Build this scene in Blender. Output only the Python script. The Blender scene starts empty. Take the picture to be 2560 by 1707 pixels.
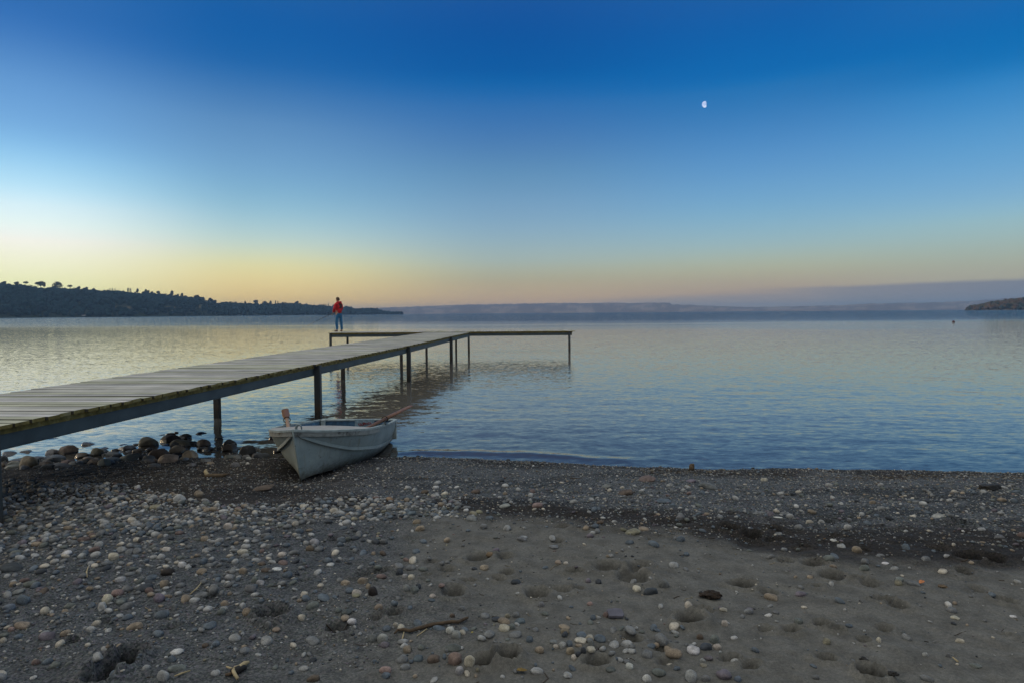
HAZE = 1.25e-4
import bpy, bmesh, math, random
import numpy as np
from mathutils import Vector, Matrix, Euler

random.seed(7)
rng = np.random.default_rng(11)
sc = bpy.context.scene
COL = sc.collection
R = math.radians

# ------------------------------------------------------------------ camera
F = 1600.0; CX = 1280.0; CY = 853.5; H = 1.95
PITCH = math.atan(70.5 / F); ROLL = 0.0075
fwd = Vector((0, math.cos(PITCH), -math.sin(PITCH)))
up0 = Vector((0, math.sin(PITCH), math.cos(PITCH)))
rx = Vector((1, 0, 0))
right = rx * math.cos(ROLL) - up0 * math.sin(ROLL)
upv = rx * math.sin(ROLL) + up0 * math.cos(ROLL)
CAM = Vector((0, 0, H))

def ray(px, py):
    return (fwd + right * ((px - CX) / F) + upv * ((CY - py) / F))

def at_z(px, py, z):
    d = ray(px, py)
    t = (z - H) / d.z
    return CAM + d * t

def at_y(px, py, Y):
    d = ray(px, py)
    return CAM + d * (Y / d.y)

def proj(P):
    v = Vector(P) - CAM
    zc = v.dot(fwd)
    return (CX + F * v.dot(right) / zc, CY - F * v.dot(upv) / zc, zc)

cam = bpy.data.cameras.new('camera')
cam.sensor_width = 36; cam.lens = F / 2560 * 36
cam.clip_start = 0.05; cam.clip_end = 60000
co = bpy.data.objects.new('camera', cam); COL.objects.link(co)
M = Matrix(((right.x, upv.x, -fwd.x, 0), (right.y, upv.y, -fwd.y, 0), (right.z, upv.z, -fwd.z, H), (0, 0, 0, 1)))
co.matrix_world = M
sc.camera = co

# ------------------------------------------------------------------ helpers
def tag(o, label=None, cat=None, group=None, kind=None):
    if label: o['label'] = label
    if cat: o['category'] = cat
    if group: o['group'] = group
    if kind: o['kind'] = kind
    return o

def empty(name, loc=(0, 0, 0), rz=0.0):
    o = bpy.data.objects.new(name, None); COL.objects.link(o)
    o.location = loc; o.rotation_euler = (0, 0, rz); o.empty_display_size = 0.2
    return o

def link_mesh(name, me, parent=None, mats=(), smooth=False):
    for m in mats: me.materials.append(m)
    if smooth:
        me.polygons.foreach_set('use_smooth', np.ones(len(me.polygons), bool))
    o = bpy.data.objects.new(name, me); COL.objects.link(o)
    if parent: o.parent = parent
    return o

def np_mesh(name, V, Fc, col=None, mi=None):
    """V (n,3); Fc list of (m,k) arrays of equal k, or list of lists"""
    me = bpy.data.meshes.new(name)
    V = np.asarray(V, np.float32)
    if not isinstance(Fc, list): Fc = [Fc]
    loops = []; starts = []; tot = 0
    for A in Fc:
        A = np.asarray(A, np.int32)
        if len(A) == 0: continue
        k = A.shape[1]
        loops.append(A.ravel()); starts.append(tot + np.arange(len(A)) * k); tot += A.size
    loops = np.concatenate(loops); starts = np.concatenate(starts)
    me.vertices.add(len(V)); me.vertices.foreach_set('co', V.ravel())
    me.loops.add(len(loops)); me.loops.foreach_set('vertex_index', loops.astype(np.int32))
    me.polygons.add(len(starts)); me.polygons.foreach_set('loop_start', starts.astype(np.int32))
    if mi is not None: me.polygons.foreach_set('material_index', np.asarray(mi, np.int32))
    if col is not None:
        a = me.attributes.new('Col', 'FLOAT_COLOR', 'POINT')
        c = np.ones((len(V), 4), np.float32); c[:, :np.shape(col)[1]] = col
        a.data.foreach_set('color', c.ravel())
    me.update(calc_edges=True); me.validate()
    return me

class MB:
    """gathers simple shapes into one mesh"""
    def __init__(s): s.v = []; s.f = []; s.mi = []; s.c = []
    def add(s, vs, fs, mi=0, col=(1, 1, 1)):
        n = len(s.v); s.v += [tuple(v) for v in vs]; s.c += [col] * len(vs)
        for f in fs:
            s.f.append(tuple(i + n for i in f)); s.mi.append(mi)
    def box(s, x0, x1, y0, y1, z0, z1, M=None, mi=0, col=(1, 1, 1), endmi=None, sidemi=None):
        vs = [Vector(p) for p in ((x0, y0, z0), (x1, y0, z0), (x1, y1, z0), (x0, y1, z0), (x0, y0, z1), (x1, y0, z1), (x1, y1, z1), (x0, y1, z1))]
        if M is not None: vs = [M @ v for v in vs]
        s.add(vs, [(0, 3, 2, 1), (4, 5, 6, 7), (0, 1, 5, 4), (2, 3, 7, 6)], mi, col)
        if sidemi is not None: s.mi[-1] = s.mi[-2] = s.mi[-4] = sidemi
        s.f += [tuple(len(s.v) - 8 + i for i in f) for f in ((1, 2, 6, 5), (3, 0, 4, 7))]
        s.mi += [mi if endmi is None else endmi] * 2
    def tube(s, pts, rad, n=8, mi=0, col=(1, 1, 1), cap=True, flat=None):
        pts = [Vector(p) for p in pts]
        if not hasattr(rad, '__len__'): rad = [rad] * len(pts)
        base = len(s.v); prev = None
        for i, p in enumerate(pts):
            a = pts[min(i + 1, len(pts) - 1)] - pts[max(i - 1, 0)]
            a.normalize()
            ref = prev if prev is not None else (Vector((0, 0, 1)) if abs(a.z) < .9 else Vector((1, 0, 0)))
            u = (ref - a * ref.dot(a)).normalized(); w = a.cross(u); prev = u
            for k in range(n):
                t = 2 * math.pi * k / n
                fu, fw = flat if flat else (1, 1)
                s.v.append(tuple(p + u * (math.cos(t) * rad[i] * fu) + w * (math.sin(t) * rad[i] * fw))); s.c.append(col)
        for i in range(len(pts) - 1):
            for k in range(n):
                k2 = (k + 1) % n
                s.f.append((base + i * n + k, base + i * n + k2, base + (i + 1) * n + k2, base + (i + 1) * n + k)); s.mi.append(mi)
        if cap:
            s.f.append(tuple(base + k for k in reversed(range(n)))); s.mi.append(mi)
            s.f.append(tuple(base + (len(pts) - 1) * n + k for k in range(n))); s.mi.append(mi)
    def build(s, name, mats, parent=None, smooth=False, bevel=0.0):
        me = bpy.data.meshes.new(name)
        me.from_pydata(s.v, [], s.f)
        me.polygons.foreach_set('material_index', np.array(s.mi, np.int32))
        a = me.attributes.new('Col', 'FLOAT_COLOR', 'POINT')
        c = np.ones((len(s.v), 4), np.float32); c[:, :3] = np.array(s.c)
        a.data.foreach_set('color', c.ravel())
        if bevel:
            bm = bmesh.new(); bm.from_mesh(me)
            bmesh.ops.bevel(bm, geom=[e for e in bm.edges], offset=bevel, segments=1, affect='EDGES', profile=.5)
            bm.to_mesh(me); bm.free()
        me.update()
        return link_mesh(name, me, parent, mats if isinstance(mats, (list, tuple)) else [mats], smooth)

def s2l(c):
    o = []
    for x in c:
        x = x / 255
        o.append(x / 12.92 if x <= .04045 else ((x + .055) / 1.055) ** 2.4)
    return tuple(o)

def _hash(ix, iy, seed):
    n = (ix.astype(np.int64) * 374761393 + iy.astype(np.int64) * 668265263 + seed * 1442695041) & 0xffffffff
    n = ((n ^ (n >> 13)) * 1274126177) & 0xffffffff
    return ((n ^ (n >> 16)) & 0xffffff) / float(0xffffff)

def vnoise(x, y, seed=0):
    x = np.asarray(x, float); y = np.asarray(y, float)
    ix = np.floor(x); iy = np.floor(y); fx = x - ix; fy = y - iy
    fx = fx * fx * fx * (fx * (fx * 6 - 15) + 10); fy = fy * fy * fy * (fy * (fy * 6 - 15) + 10)
    a = _hash(ix, iy, seed); b = _hash(ix + 1, iy, seed); c = _hash(ix, iy + 1, seed); d = _hash(ix + 1, iy + 1, seed)
    return (a + (b - a) * fx + (c - a) * fy + (a - b - c + d) * fx * fy) * 2 - 1

def fbm(x, y, seed=0, o=4, g=.5):
    s = 0; amp = 1; f = 1
    for k in range(o):
        s = s + amp * vnoise(x * f + k * 17.3, y * f - k * 9.1, seed + k); amp *= g; f *= 2.03
    return s

def sstep(a, b, x):
    t = np.clip((x - a) / (b - a), 0, 1); return t * t * (3 - 2 * t)

# ------------------------------------------------------------------ materials
def mat(name):
    m = bpy.data.materials.new(name); m.use_nodes = True
    nt = m.node_tree; b = nt.nodes['Principled BSDF']
    return m, nt, b

def N(nt, t, **kw):
    n = nt.nodes.new(t)
    for k, v in kw.items():
        if k in n.inputs.keys() if isinstance(k, str) else False: n.inputs[k].default_value = v
        else: setattr(n, k, v)
    return n

def ramp(nt, stops, interp='LINEAR'):
    n = nt.nodes.new('ShaderNodeValToRGB'); cr = n.color_ramp; cr.interpolation = interp
    while len(cr.elements) < len(stops): cr.elements.new(.5)
    for e, (p, c) in zip(cr.elements, stops):
        e.position = p; e.color = tuple(c) + ((1,) if len(c) == 3 else ())
    return n

def noise(nt, scale, detail=4, rough=.55, vec=None, dist=0.0):
    n = nt.nodes.new('ShaderNodeTexNoise')
    n.inputs['Scale'].default_value = scale; n.inputs['Detail'].default_value = detail
    n.inputs['Roughness'].default_value = rough; n.inputs['Distortion'].default_value = dist
    if vec is not None: nt.links.new(vec, n.inputs['Vector'])
    return n

def mixc(nt, fac, a, b, mode='MIX'):
    n = nt.nodes.new('ShaderNodeMix'); n.data_type = 'RGBA'; n.blend_type = mode
    for sock, v in ((n.inputs[0], fac), (n.inputs[6], a), (n.inputs[7], b)):
        if hasattr(v, 'is_output'): nt.links.new(v, sock)
        elif isinstance(v, (int, float)): sock.default_value = v
        else: sock.default_value = tuple(v) + ((1,) if len(v) == 3 else ())
    return n.outputs[2]

def math_n(nt, op, a, b=None, c=None, clamp=False):
    n = nt.nodes.new('ShaderNodeMath'); n.operation = op; n.use_clamp = clamp
    for i, v in enumerate((a, b, c)):
        if v is None: continue
        if hasattr(v, 'is_output'): nt.links.new(v, n.inputs[i])
        else: n.inputs[i].default_value = v
    return n.outputs[0]

def maprange(nt, v, a, b, c=0., d=1., smooth=True):
    n = nt.nodes.new('ShaderNodeMapRange'); n.interpolation_type = 'SMOOTHSTEP' if smooth else 'LINEAR'
    nt.links.new(v, n.inputs['Value'])
    for k, x in zip(('From Min', 'From Max', 'To Min', 'To Max'), (a, b, c, d)): n.inputs[k].default_value = x
    return n.outputs['Result']

def texco(nt, out='Object', scale=None):
    t = nt.nodes.new('ShaderNodeTexCoord'); o = t.outputs[out]
    if scale:
        mp = nt.nodes.new('ShaderNodeMapping'); mp.inputs['Scale'].default_value = scale
        nt.links.new(o, mp.inputs['Vector']); o = mp.outputs['Vector']
    return o

def bump(nt, b, h, strength=.5, dist=.01):
    n = nt.nodes.new('ShaderNodeBump'); n.inputs['Strength'].default_value = strength; n.inputs['Distance'].default_value = dist
    nt.links.new(h, n.inputs['Height']); nt.links.new(n.outputs['Normal'], b.inputs['Normal'])
    return n

def simple(name, col, rough=.7, var=.25, scale=8, metal=0., bstr=.2, bdist=.003):
    m, nt, b = mat(name)
    v = texco(nt)
    n1 = noise(nt, scale, 5, .6, v); n2 = noise(nt, scale * 7, 3, .6, v)
    dark = tuple(x * (1 - var) for x in col); light = tuple(min(1, x * (1 + var)) for x in col)
    r = ramp(nt, [(.3, dark), (.7, light)]); nt.links.new(n1.outputs[0], r.inputs[0])
    nt.links.new(r.outputs[0], b.inputs['Base Color'])
    b.inputs['Roughness'].default_value = rough; b.inputs['Metallic'].default_value = metal
    bump(nt, b, n2.outputs[0], bstr, bdist)
    return m

def stone_mat(name, src):
    m, nt, b = mat(name)
    if src == 'attr':
        a = nt.nodes.new('ShaderNodeAttribute'); a.attribute_name = 'Col'; base = a.outputs['Color']
        geo = nt.nodes.new('ShaderNodeNewGeometry'); v = geo.outputs['Position']; sc1, sc2 = 30, 260
    else:
        a = nt.nodes.new('ShaderNodeObjectInfo'); base = a.outputs['Color']
        geo = nt.nodes.new('ShaderNodeNewGeometry'); v = geo.outputs['Position']; sc1, sc2 = 22, 240
    n1 = noise(nt, sc1, 4, .6, v); n2 = noise(nt, sc2, 3, .7, v)
    f1 = maprange(nt, n1.outputs[0], .3, .72, .62, 1.25)
    f2 = maprange(nt, n2.outputs[0], .32, .7, .72, 1.25)
    f = math_n(nt, 'MULTIPLY', f1, f2)
    vm = nt.nodes.new('ShaderNodeVectorMath'); vm.operation = 'SCALE'
    nt.links.new(base, vm.inputs[0]); nt.links.new(f, vm.inputs['Scale'])
    nt.links.new(vm.outputs[0], b.inputs['Base Color'])
    b.inputs['Roughness'].default_value = .75
    b.inputs['Specular IOR Level'].default_value = .35
    bump(nt, b, n2.outputs[0], .35, .004)
    return m

MAT = {}
MAT['stone'] = stone_mat('pebble stone', 'obj')
MAT['gravel'] = stone_mat('gravel stone', 'attr')
mw, nt, b = mat('wet boulder stone')
ai = nt.nodes.new('ShaderNodeObjectInfo'); geo = nt.nodes.new('ShaderNodeNewGeometry')
n1 = noise(nt, 9, 5, .6, geo.outputs['Position']); n2 = noise(nt, 90, 4, .65, geo.outputs['Position'])
sx = nt.nodes.new('ShaderNodeSeparateXYZ'); nt.links.new(geo.outputs['Position'], sx.inputs[0])
wl = math_n(nt, 'ADD', sx.outputs['Z'], math_n(nt, 'MULTIPLY', n1.outputs[0], .05))
wet = maprange(nt, wl, .045, .085, .26, 1.0)      # splash line: wet stone below, dry above
fv = math_n(nt, 'MULTIPLY', maprange(nt, n1.outputs[0], .3, .7, .6, 1.25), maprange(nt, n2.outputs[0], .3, .7, .75, 1.25))
vm = nt.nodes.new('ShaderNodeVectorMath'); vm.operation = 'SCALE'
nt.links.new(ai.outputs['Color'], vm.inputs[0]); nt.links.new(math_n(nt, 'MULTIPLY', fv, wet), vm.inputs['Scale'])
nt.links.new(vm.outputs[0], b.inputs['Base Color'])
nt.links.new(maprange(nt, wl, .045, .085, .22, .75), b.inputs['Roughness'])
bump(nt, b, n2.outputs[0], .5, .008)
MAT['boulder'] = mw

# sand / beach
m, nt, b = mat('dark volcanic sand')
a = nt.nodes.new('ShaderNodeAttribute'); a.attribute_name = 'Col'
geo = nt.nodes.new('ShaderNodeNewGeometry'); v = geo.outputs['Position']
n1 = noise(nt, 420, 2, .7, v); n2 = noise(nt, 60, 4, .65, v); n3 = noise(nt, 7, 4, .6, v)
vor = nt.nodes.new('ShaderNodeTexVoronoi'); vor.inputs['Scale'].default_value = 110; nt.links.new(v, vor.inputs['Vector'])
grit = a.outputs['Alpha']
vc = nt.nodes.new('ShaderNodeSeparateColor'); nt.links.new(vor.outputs['Color'], vc.inputs[0])
grain = maprange(nt, vc.outputs[0], .0, 1., .35, 2.1, False)
gm = nt.nodes.new('ShaderNodeMix'); gm.data_type = 'FLOAT'; nt.links.new(grit, gm.inputs[0]); gm.inputs[2].default_value = 1.0; nt.links.new(grain, gm.inputs[3])
f = math_n(nt, 'MULTIPLY', math_n(nt, 'MULTIPLY', maprange(nt, n1.outputs[0], .25, .75, .62, 1.38), maprange(nt, n2.outputs[0], .3, .7, .86, 1.14)), math_n(nt, 'MULTIPLY', maprange(nt, n3.outputs[0], .3, .7, .8, 1.2), gm.outputs[0]))
vm = nt.nodes.new('ShaderNodeVectorMath'); vm.operation = 'SCALE'
nt.links.new(a.outputs['Color'], vm.inputs[0]); nt.links.new(f, vm.inputs['Scale'])
hue = mixc(nt, math_n(nt, 'MULTIPLY', grit, .35), vm.outputs[0], mixc(nt, 1.0, vm.outputs[0], mixc(nt, .5, vor.outputs['Color'], (.6, .6, .6)), 'MULTIPLY'))
nt.links.new(hue, b.inputs['Base Color'])
aw = nt.nodes.new('ShaderNodeAttribute'); aw.attribute_name = 'Wet'
nt.links.new(maprange(nt, aw.outputs['Fac'], 0, 1, .9, .12), b.inputs['Roughness']); nt.links.new(maprange(nt, aw.outputs['Fac'], 0, 1, .2, .6), b.inputs['Specular IOR Level'])
nb_ = noise(nt, 28, 3, .5, v)
bump(nt, b, nb_.outputs[0], .25, .006)
MAT['sand'] = m

# water
m, nt, b = mat('lake water')
nt.nodes.remove(b)
out = nt.nodes['Material Output']
geo = nt.nodes.new('ShaderNodeNewGeometry')
def wmap(sx_, sy_, rz):
    mp = nt.nodes.new('ShaderNodeMapping'); mp.inputs['Scale'].default_value = (sx_, sy_, 1); mp.inputs['Rotation'].default_value = (0, 0, R(rz))
    nt.links.new(geo.outputs['Position'], mp.inputs['Vector']); return mp.outputs['Vector']
w1 = noise(nt, 1.0, 3, .55, wmap(4.2, 9.5, 9), .6)
w2 = noise(nt, 1.0, 2, .5, wmap(8.0, 21, -14), .5)
w3 = noise(nt, 1.0, 2, .5, wmap(.30, .9, 5), .3)
patch = noise(nt, 1.0, 3, .55, wmap(.006, .02, 3))
sp = nt.nodes.new('ShaderNodeSeparateXYZ'); nt.links.new(geo.outputs['Position'], sp.inputs[0])
Yn = math_n(nt, 'ADD', sp.outputs['Y'], math_n(nt, 'MULTIPLY', math_n(nt, 'SUBTRACT', patch.outputs[0], .5), 170))
breeze = maprange(nt, Yn, 70, 190, 0., 1.)
# breeze ruffles the open lake more on the right, away from the sheltering hill
shel = maprange(nt, math_n(nt, 'DIVIDE', sp.outputs['X'], sp.outputs['Y']), -.75, -.05, .35, 1.)
breeze = math_n(nt, 'MULTIPLY', breeze, shel)
near = maprange(nt, sp.outputs['Y'], 9, 30, 1.0, 0.)
A1 = math_n(nt, 'ADD', math_n(nt, 'ADD', .145, math_n(nt, 'MULTIPLY', near, .0)), math_n(nt, 'MULTIPLY', breeze, 2.1))
def ctr(n):
    q = nt.nodes.new('ShaderNodeVectorMath'); q.operation = 'SUBTRACT'; nt.links.new(n.outputs['Color'], q.inputs[0]); q.inputs[1].default_value = (.5, .5, .5); return q.outputs[0]
def scl(v_, s_):
    q = nt.nodes.new('ShaderNodeVectorMath'); q.operation = 'SCALE'; nt.links.new(v_, q.inputs[0])
    if hasattr(s_, 'is_output'): nt.links.new(s_, q.inputs['Scale'])
    else: q.inputs['Scale'].default_value = s_
    return q.outputs[0]
def vadd(p_, q_):
    q = nt.nodes.new('ShaderNodeVectorMath'); q.operation = 'ADD'; nt.links.new(p_, q.inputs[0]); nt.links.new(q_, q.inputs[1]); return q.outputs[0]
slope = vadd(vadd(ctr(w1), scl(ctr(w2), .9)), scl(ctr(w3), .16))
slope = scl(slope, A1)
mk = nt.nodes.new('ShaderNodeVectorMath'); mk.operation = 'MULTIPLY'; nt.links.new(slope, mk.inputs[0]); mk.inputs[1].default_value = (.55, 1.0, 0)
bp = nt.nodes.new('ShaderNodeVectorMath'); bp.operation = 'NORMALIZE'; nt.links.new(vadd(geo.outputs['Normal'], mk.outputs[0]), bp.inputs[0])
fr = nt.nodes.new('ShaderNodeFresnel'); fr.inputs['IOR'].default_value = 1.4; nt.links.new(bp.outputs[0], fr.inputs['Normal'])
gl = nt.nodes.new('ShaderNodeBsdfGlossy'); gl.inputs['Color'].default_value = (1, 1, 1, 1); nt.links.new(bp.outputs[0], gl.inputs['Normal'])
gl.inputs['Roughness'].default_value = .03
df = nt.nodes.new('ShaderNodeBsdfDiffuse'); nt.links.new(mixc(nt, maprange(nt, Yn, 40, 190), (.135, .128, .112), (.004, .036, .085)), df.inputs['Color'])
tr = nt.nodes.new('ShaderNodeBsdfTransparent'); tr.inputs['Color'].default_value = (.45, .55, .5, 1)
mb = nt.nodes.new('ShaderNodeMixShader'); nt.links.new(maprange(nt, sp.outputs['Y'], 8.0, 13.0, .45, 1.0), mb.inputs[0])
nt.links.new(tr.outputs[0], mb.inputs[1]); nt.links.new(df.outputs[0], mb.inputs[2])
ms = nt.nodes.new('ShaderNodeMixShader'); nt.links.new(fr.outputs[0], ms.inputs[0])
nt.links.new(mb.outputs[0], ms.inputs[1]); nt.links.new(gl.outputs[0], ms.inputs[2])
nt.links.new(ms.outputs[0], out.inputs['Surface'])
MAT['water'] = m

# weathered planks
m, nt, b = mat('weathered plank wood')
a = nt.nodes.new('ShaderNodeAttribute'); a.attribute_name = 'Col'
v = texco(nt, 'Object', (1.2, 40, 40)); v2 = texco(nt)
g1 = noise(nt, 1.5, 5, .65, v); g2 = noise(nt, 2.2, 4, .6, v2)
f = math_n(nt, 'MULTIPLY', maprange(nt, g1.outputs[0], .3, .7, .72, 1.2), maprange(nt, g2.outputs[0], .3, .7, .8, 1.15))
vm = nt.nodes.new('ShaderNodeVectorMath'); vm.operation = 'SCALE'
nt.links.new(a.outputs['Color'], vm.inputs[0]); nt.links.new(f, vm.inputs['Scale'])
nt.links.new(vm.outputs[0], b.inputs['Base Color']); b.inputs['Roughness'].default_value = .68
bump(nt, b, g1.outputs[0], .4, .003)
MAT['plank'] = m
MAT['gap'] = simple('shaded plank edge', (.04, .038, .026), .9, .3, 20)  # plank sides coloured dark to give the gaps their shade
# mossy plank ends / bearers
m, nt, b = mat('mossy timber')
v2 = texco(nt); g1 = noise(nt, 9, 5, .7, v2); g2 = noise(nt, 70, 3, .6, v2)
r = ramp(nt, [(.3, (.08, .06, .015)), (.5, (.2, .155, .04)), (.62, (.26, .23, .1)), (.75, (.15, .14, .1))]); nt.links.new(g1.outputs[0], r.inputs[0])
nt.links.new(r.outputs[0], b.inputs['Base Color']); b.inputs['Roughness'].default_value = .9
bump(nt, b, g2.outputs[0], .5, .004)
MAT['moss'] = m
MAT['steel'] = simple('dark painted steel', (.045, .068, .078), .55, .35, 3, .0, .15, .002)
# posts : steel with rust and algae near the waterline
m, nt, b = mat('rusty post steel')
geo = nt.nodes.new('ShaderNodeNewGeometry'); sp = nt.nodes.new('ShaderNodeSeparateXYZ'); nt.links.new(geo.outputs['Position'], sp.inputs[0])
g1 = noise(nt, 14, 5, .65, geo.outputs['Position']); g2 = noise(nt, 60, 3, .6, geo.outputs['Position'])
zz = math_n(nt, 'ADD', sp.outputs['Z'], math_n(nt, 'MULTIPLY', math_n(nt, 'SUBTRACT', g1.outputs[0], .5), .5))
r = ramp(nt, [(.0, (.012, .013, .01)), (.12, (.018, .017, .012)), (.2, (.06, .038, .02)), (.3, (.045, .04, .032)), (.45, (.04, .05, .053)), (1, (.042, .055, .062))]); nt.links.new(zz, r.inputs[0])
nt.links.new(mixc(nt, maprange(nt, g2.outputs[0], .45, .7), r.outputs[0], (.04, .045, .045)), b.inputs['Base Color'])
b.inputs['Roughness'].default_value = .6; bump(nt, b, g2.outputs[0], .3, .003)
MAT['post'] = m

# ------------------------------------------------------------------ sky
def elaz(px, py):
    d = ray(px, py).normalized()
    return math.degrees(math.asin(d.z)), math.degrees(math.atan2(d.x, d.y))
SKY = {
 50: [(0,(38,105,180)),(102,(66,124,190)),(204,(100,155,212)),(306,(115,170,222)),(382,(135,190,228)),(459,(175,218,238)),(510,(205,230,240)),(587,(232,242,232)),(638,(248,246,210)),(690,(252,238,190)),(740,(252,228,170)),(780,(250,215,150))],
 640: [(0,(0,88,163)),(153,(20,100,170)),(230,(62,120,180)),(306,(90,140,190)),(408,(112,162,205)),(485,(130,180,210)),(551,(160,200,215)),(612,(195,215,205)),(663,(226,221,166)),(714,(228,206,150)),(745,(220,196,142)),(785,(212,180,130))],
 1280: [(0,(0,76,153)),(178,(0,93,165)),(214,(12,100,170)),(265,(45,110,175)),(357,(75,125,180)),(434,(95,145,185)),(510,(118,160,195)),(587,(140,175,195)),(653,(165,182,175)),(689,(172,172,150)),(714,(174,166,144)),(755,(182,160,140)),(782,(185,155,135))],
 1920: [(0,(0,86,163)),(178,(0,108,180)),(214,(28,112,178)),(306,(65,130,190)),(382,(85,145,200)),(459,(105,160,205)),(535,(125,175,205)),(612,(155,185,190)),(663,(174,180,156)),(704,(168,160,146)),(740,(165,150,142)),(778,(150,142,142))],
 2510: [(0,(0,100,175)),(143,(5,112,180)),(204,(45,130,195)),(306,(80,150,205)),(408,(105,165,210)),(485,(125,175,210)),(551,(150,190,200)),(638,(166,176,160)),(689,(166,166,154)),(740,(158,156,150)),(774,(145,150,155))],
}
BACK = [(0,(110,108,115)),(5,(128,122,126)),(12,(138,138,146)),(25,(165,170,178)),(42,(222,224,224)),(55,(240,240,236)),(90,(242,241,236))]
ZEN = [(36,(60,110,165)),(44,(165,178,190)),(52,(236,236,232)),(90,(242,241,236))]  # unseen sky overhead and behind, brightened to light the beach
world = bpy.data.worlds.new("World"); sc.world = world; world.use_nodes = True
nt = world.node_tree; bg = nt.nodes['Background']
tc = nt.nodes.new('ShaderNodeTexCoord'); sp = nt.nodes.new('ShaderNodeSeparateXYZ'); nt.links.new(tc.outputs['Generated'], sp.inputs[0])
el = math_n(nt, 'MULTIPLY', math_n(nt, 'ARCSINE', sp.outputs['Z']), 180 / math.pi)
az = math_n(nt, 'MULTIPLY', math_n(nt, 'ARCTAN2', sp.outputs['X'], sp.outputs['Y']), 180 / math.pi)
# elevation -> ramp coordinate, square root keeps room near the horizon
elp = math_n(nt, 'SQRT', math_n(nt, 'DIVIDE', math_n(nt, 'MAXIMUM', el, 0.0), 90.0))
def e2p(e): return math.sqrt(max(e, 0) / 90.0)
cur = None; azs = sorted(SKY)
GAIN = 1.0
for x in azs:
    st = []
    for y, c in SKY[x]:
        e_ = elaz(x, y)[0]; T = max(.6, math.exp(-HAZE * .5 * min(9700, 108 / math.sin(R(max(e_, .3))))))   # what the haze takes away low down
        st.append((e2p(e_), tuple(max(.0004, (v_ - (1 - T) * h_) / T) * (1.13 if x == 50 and y > 380 else 1.0) for v_, h_ in zip(s2l(c), (.10, .20, .34)))))
    st += [(e2p(e), s2l(c)) for e, c in ZEN]
    st.sort()
    rp = ramp(nt, st, 'B_SPLINE'); nt.links.new(elp, rp.inputs[0])
    a0 = elaz(x, 780)[1]
    if cur is None: cur = rp.outputs[0]
    else: cur = mixc(nt, maprange(nt, az, pa, a0, 0, 1), cur, rp.outputs[0])
    pa = a0
# brighter dawn glow further left, outside the frame
glow = ramp(nt, [(0, (1.9, 1.25, .62)), (e2p(4), (1.9, 1.5, .85)), (e2p(10), (1.2, 1.25, 1.15)), (e2p(20), (.6, .72, .85)), (e2p(40), (.8, .8, .78)), (1, s2l((242, 241, 236)))])
nt.links.new(elp, glow.inputs[0])
cur = mixc(nt, maprange(nt, az, -42, -66, 0, 1), cur, glow.outputs[0])
back = ramp(nt, [(e2p(e), s2l(c)) for e, c in BACK]); nt.links.new(elp, back.inputs[0])
absaz = math_n(nt, 'ABSOLUTE', az)
cur = mixc(nt, maprange(nt, absaz, 80, 140, 0, 1), cur, back.outputs[0])
# low mauve cloud bank over the far right shore
cn = noise(nt, 1.0, 4, .55)
cv = nt.nodes.new('ShaderNodeCombineXYZ'); nt.links.new(math_n(nt, 'MULTIPLY', az, .16), cv.inputs[0]); nt.links.new(math_n(nt, 'MULTIPLY', el, .5), cv.inputs[1]); nt.links.new(cv.outputs[0], cn.inputs['Vector'])
cnv = math_n(nt, 'SUBTRACT', cn.outputs[0], .5)
top = math_n(nt, 'ADD', math_n(nt, 'MULTIPLY', math_n(nt, 'SUBTRACT', az, 22.0), .0145), 1.97)
top = math_n(nt, 'ADD', top, math_n(nt, 'MULTIPLY', cnv, .5))
edge = math_n(nt, 'SUBTRACT', top, el)
m1 = math_n(nt, 'MULTIPLY', maprange(nt, edge, -.1, .32), maprange(nt, az, 16, 29))
top2 = math_n(nt, 'ADD', math_n(nt, 'MULTIPLY', math_n(nt, 'SUBTRACT', az, 4.0), .027), 1.1)
m2 = math_n(nt, 'MULTIPLY', math_n(nt, 'MULTIPLY', maprange(nt, math_n(nt, 'SUBTRACT', top2, el), -.25, .35), maprange(nt, az, 2, 16)), .75)
mm = math_n(nt, 'MAXIMUM', m1, m2)
bank = ramp(nt, [(0, s2l((156, 148, 144))), (.5, s2l((142, 140, 144))), (1, s2l((122, 130, 145)))]); nt.links.new(maprange(nt, az, 14, 42, 0, 1, False), bank.inputs[0])
mm = math_n(nt, 'MULTIPLY', mm, math_n(nt, 'LESS_THAN', az, 90.0))
cur = mixc(nt, mm, cur, bank.outputs[0])
# thin layer of the physical dawn sky
SUN_EL, SUN_AZ = 4.5, -64.0      # azimuth from +Y, negative = left
sky = nt.nodes.new('ShaderNodeTexSky'); sky.sky_type = 'NISHITA'; sky.sun_disc = False
sky.sun_elevation = R(SUN_EL); sky.sun_rotation = R(SUN_AZ)
sky.air_density = 1.0; sky.dust_density = .6
sk = nt.nodes.new('ShaderNodeVectorMath'); sk.operation = 'SCALE'; sk.inputs['Scale'].default_value = 0.0015
nt.links.new(sky.outputs[0], sk.inputs[0])
cur = mixc(nt, 1.0, cur, sk.outputs[0], 'ADD')
nt.links.new(cur, bg.inputs['Color']); bg.inputs['Strength'].default_value = 1.0

sun = bpy.data.lights.new('sun', 'SUN'); sun.energy = .8; sun.angle = R(10); sun.color = (1, .74, .45)
so = bpy.data.objects.new('sun', sun); COL.objects.link(so)
sdir = Vector((math.sin(R(SUN_AZ)) * math.cos(R(SUN_EL)), math.cos(R(SUN_AZ)) * math.cos(R(SUN_EL)), math.sin(R(SUN_EL))))
so.rotation_euler = (-sdir).to_track_quat('-Z', 'Y').to_euler(); so.location = (-60, 40, 30)

sc.view_settings.view_transform = 'Standard'; sc.view_settings.look = 'None'
sc.view_settings.exposure = 0; sc.view_settings.gamma = 1

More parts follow.
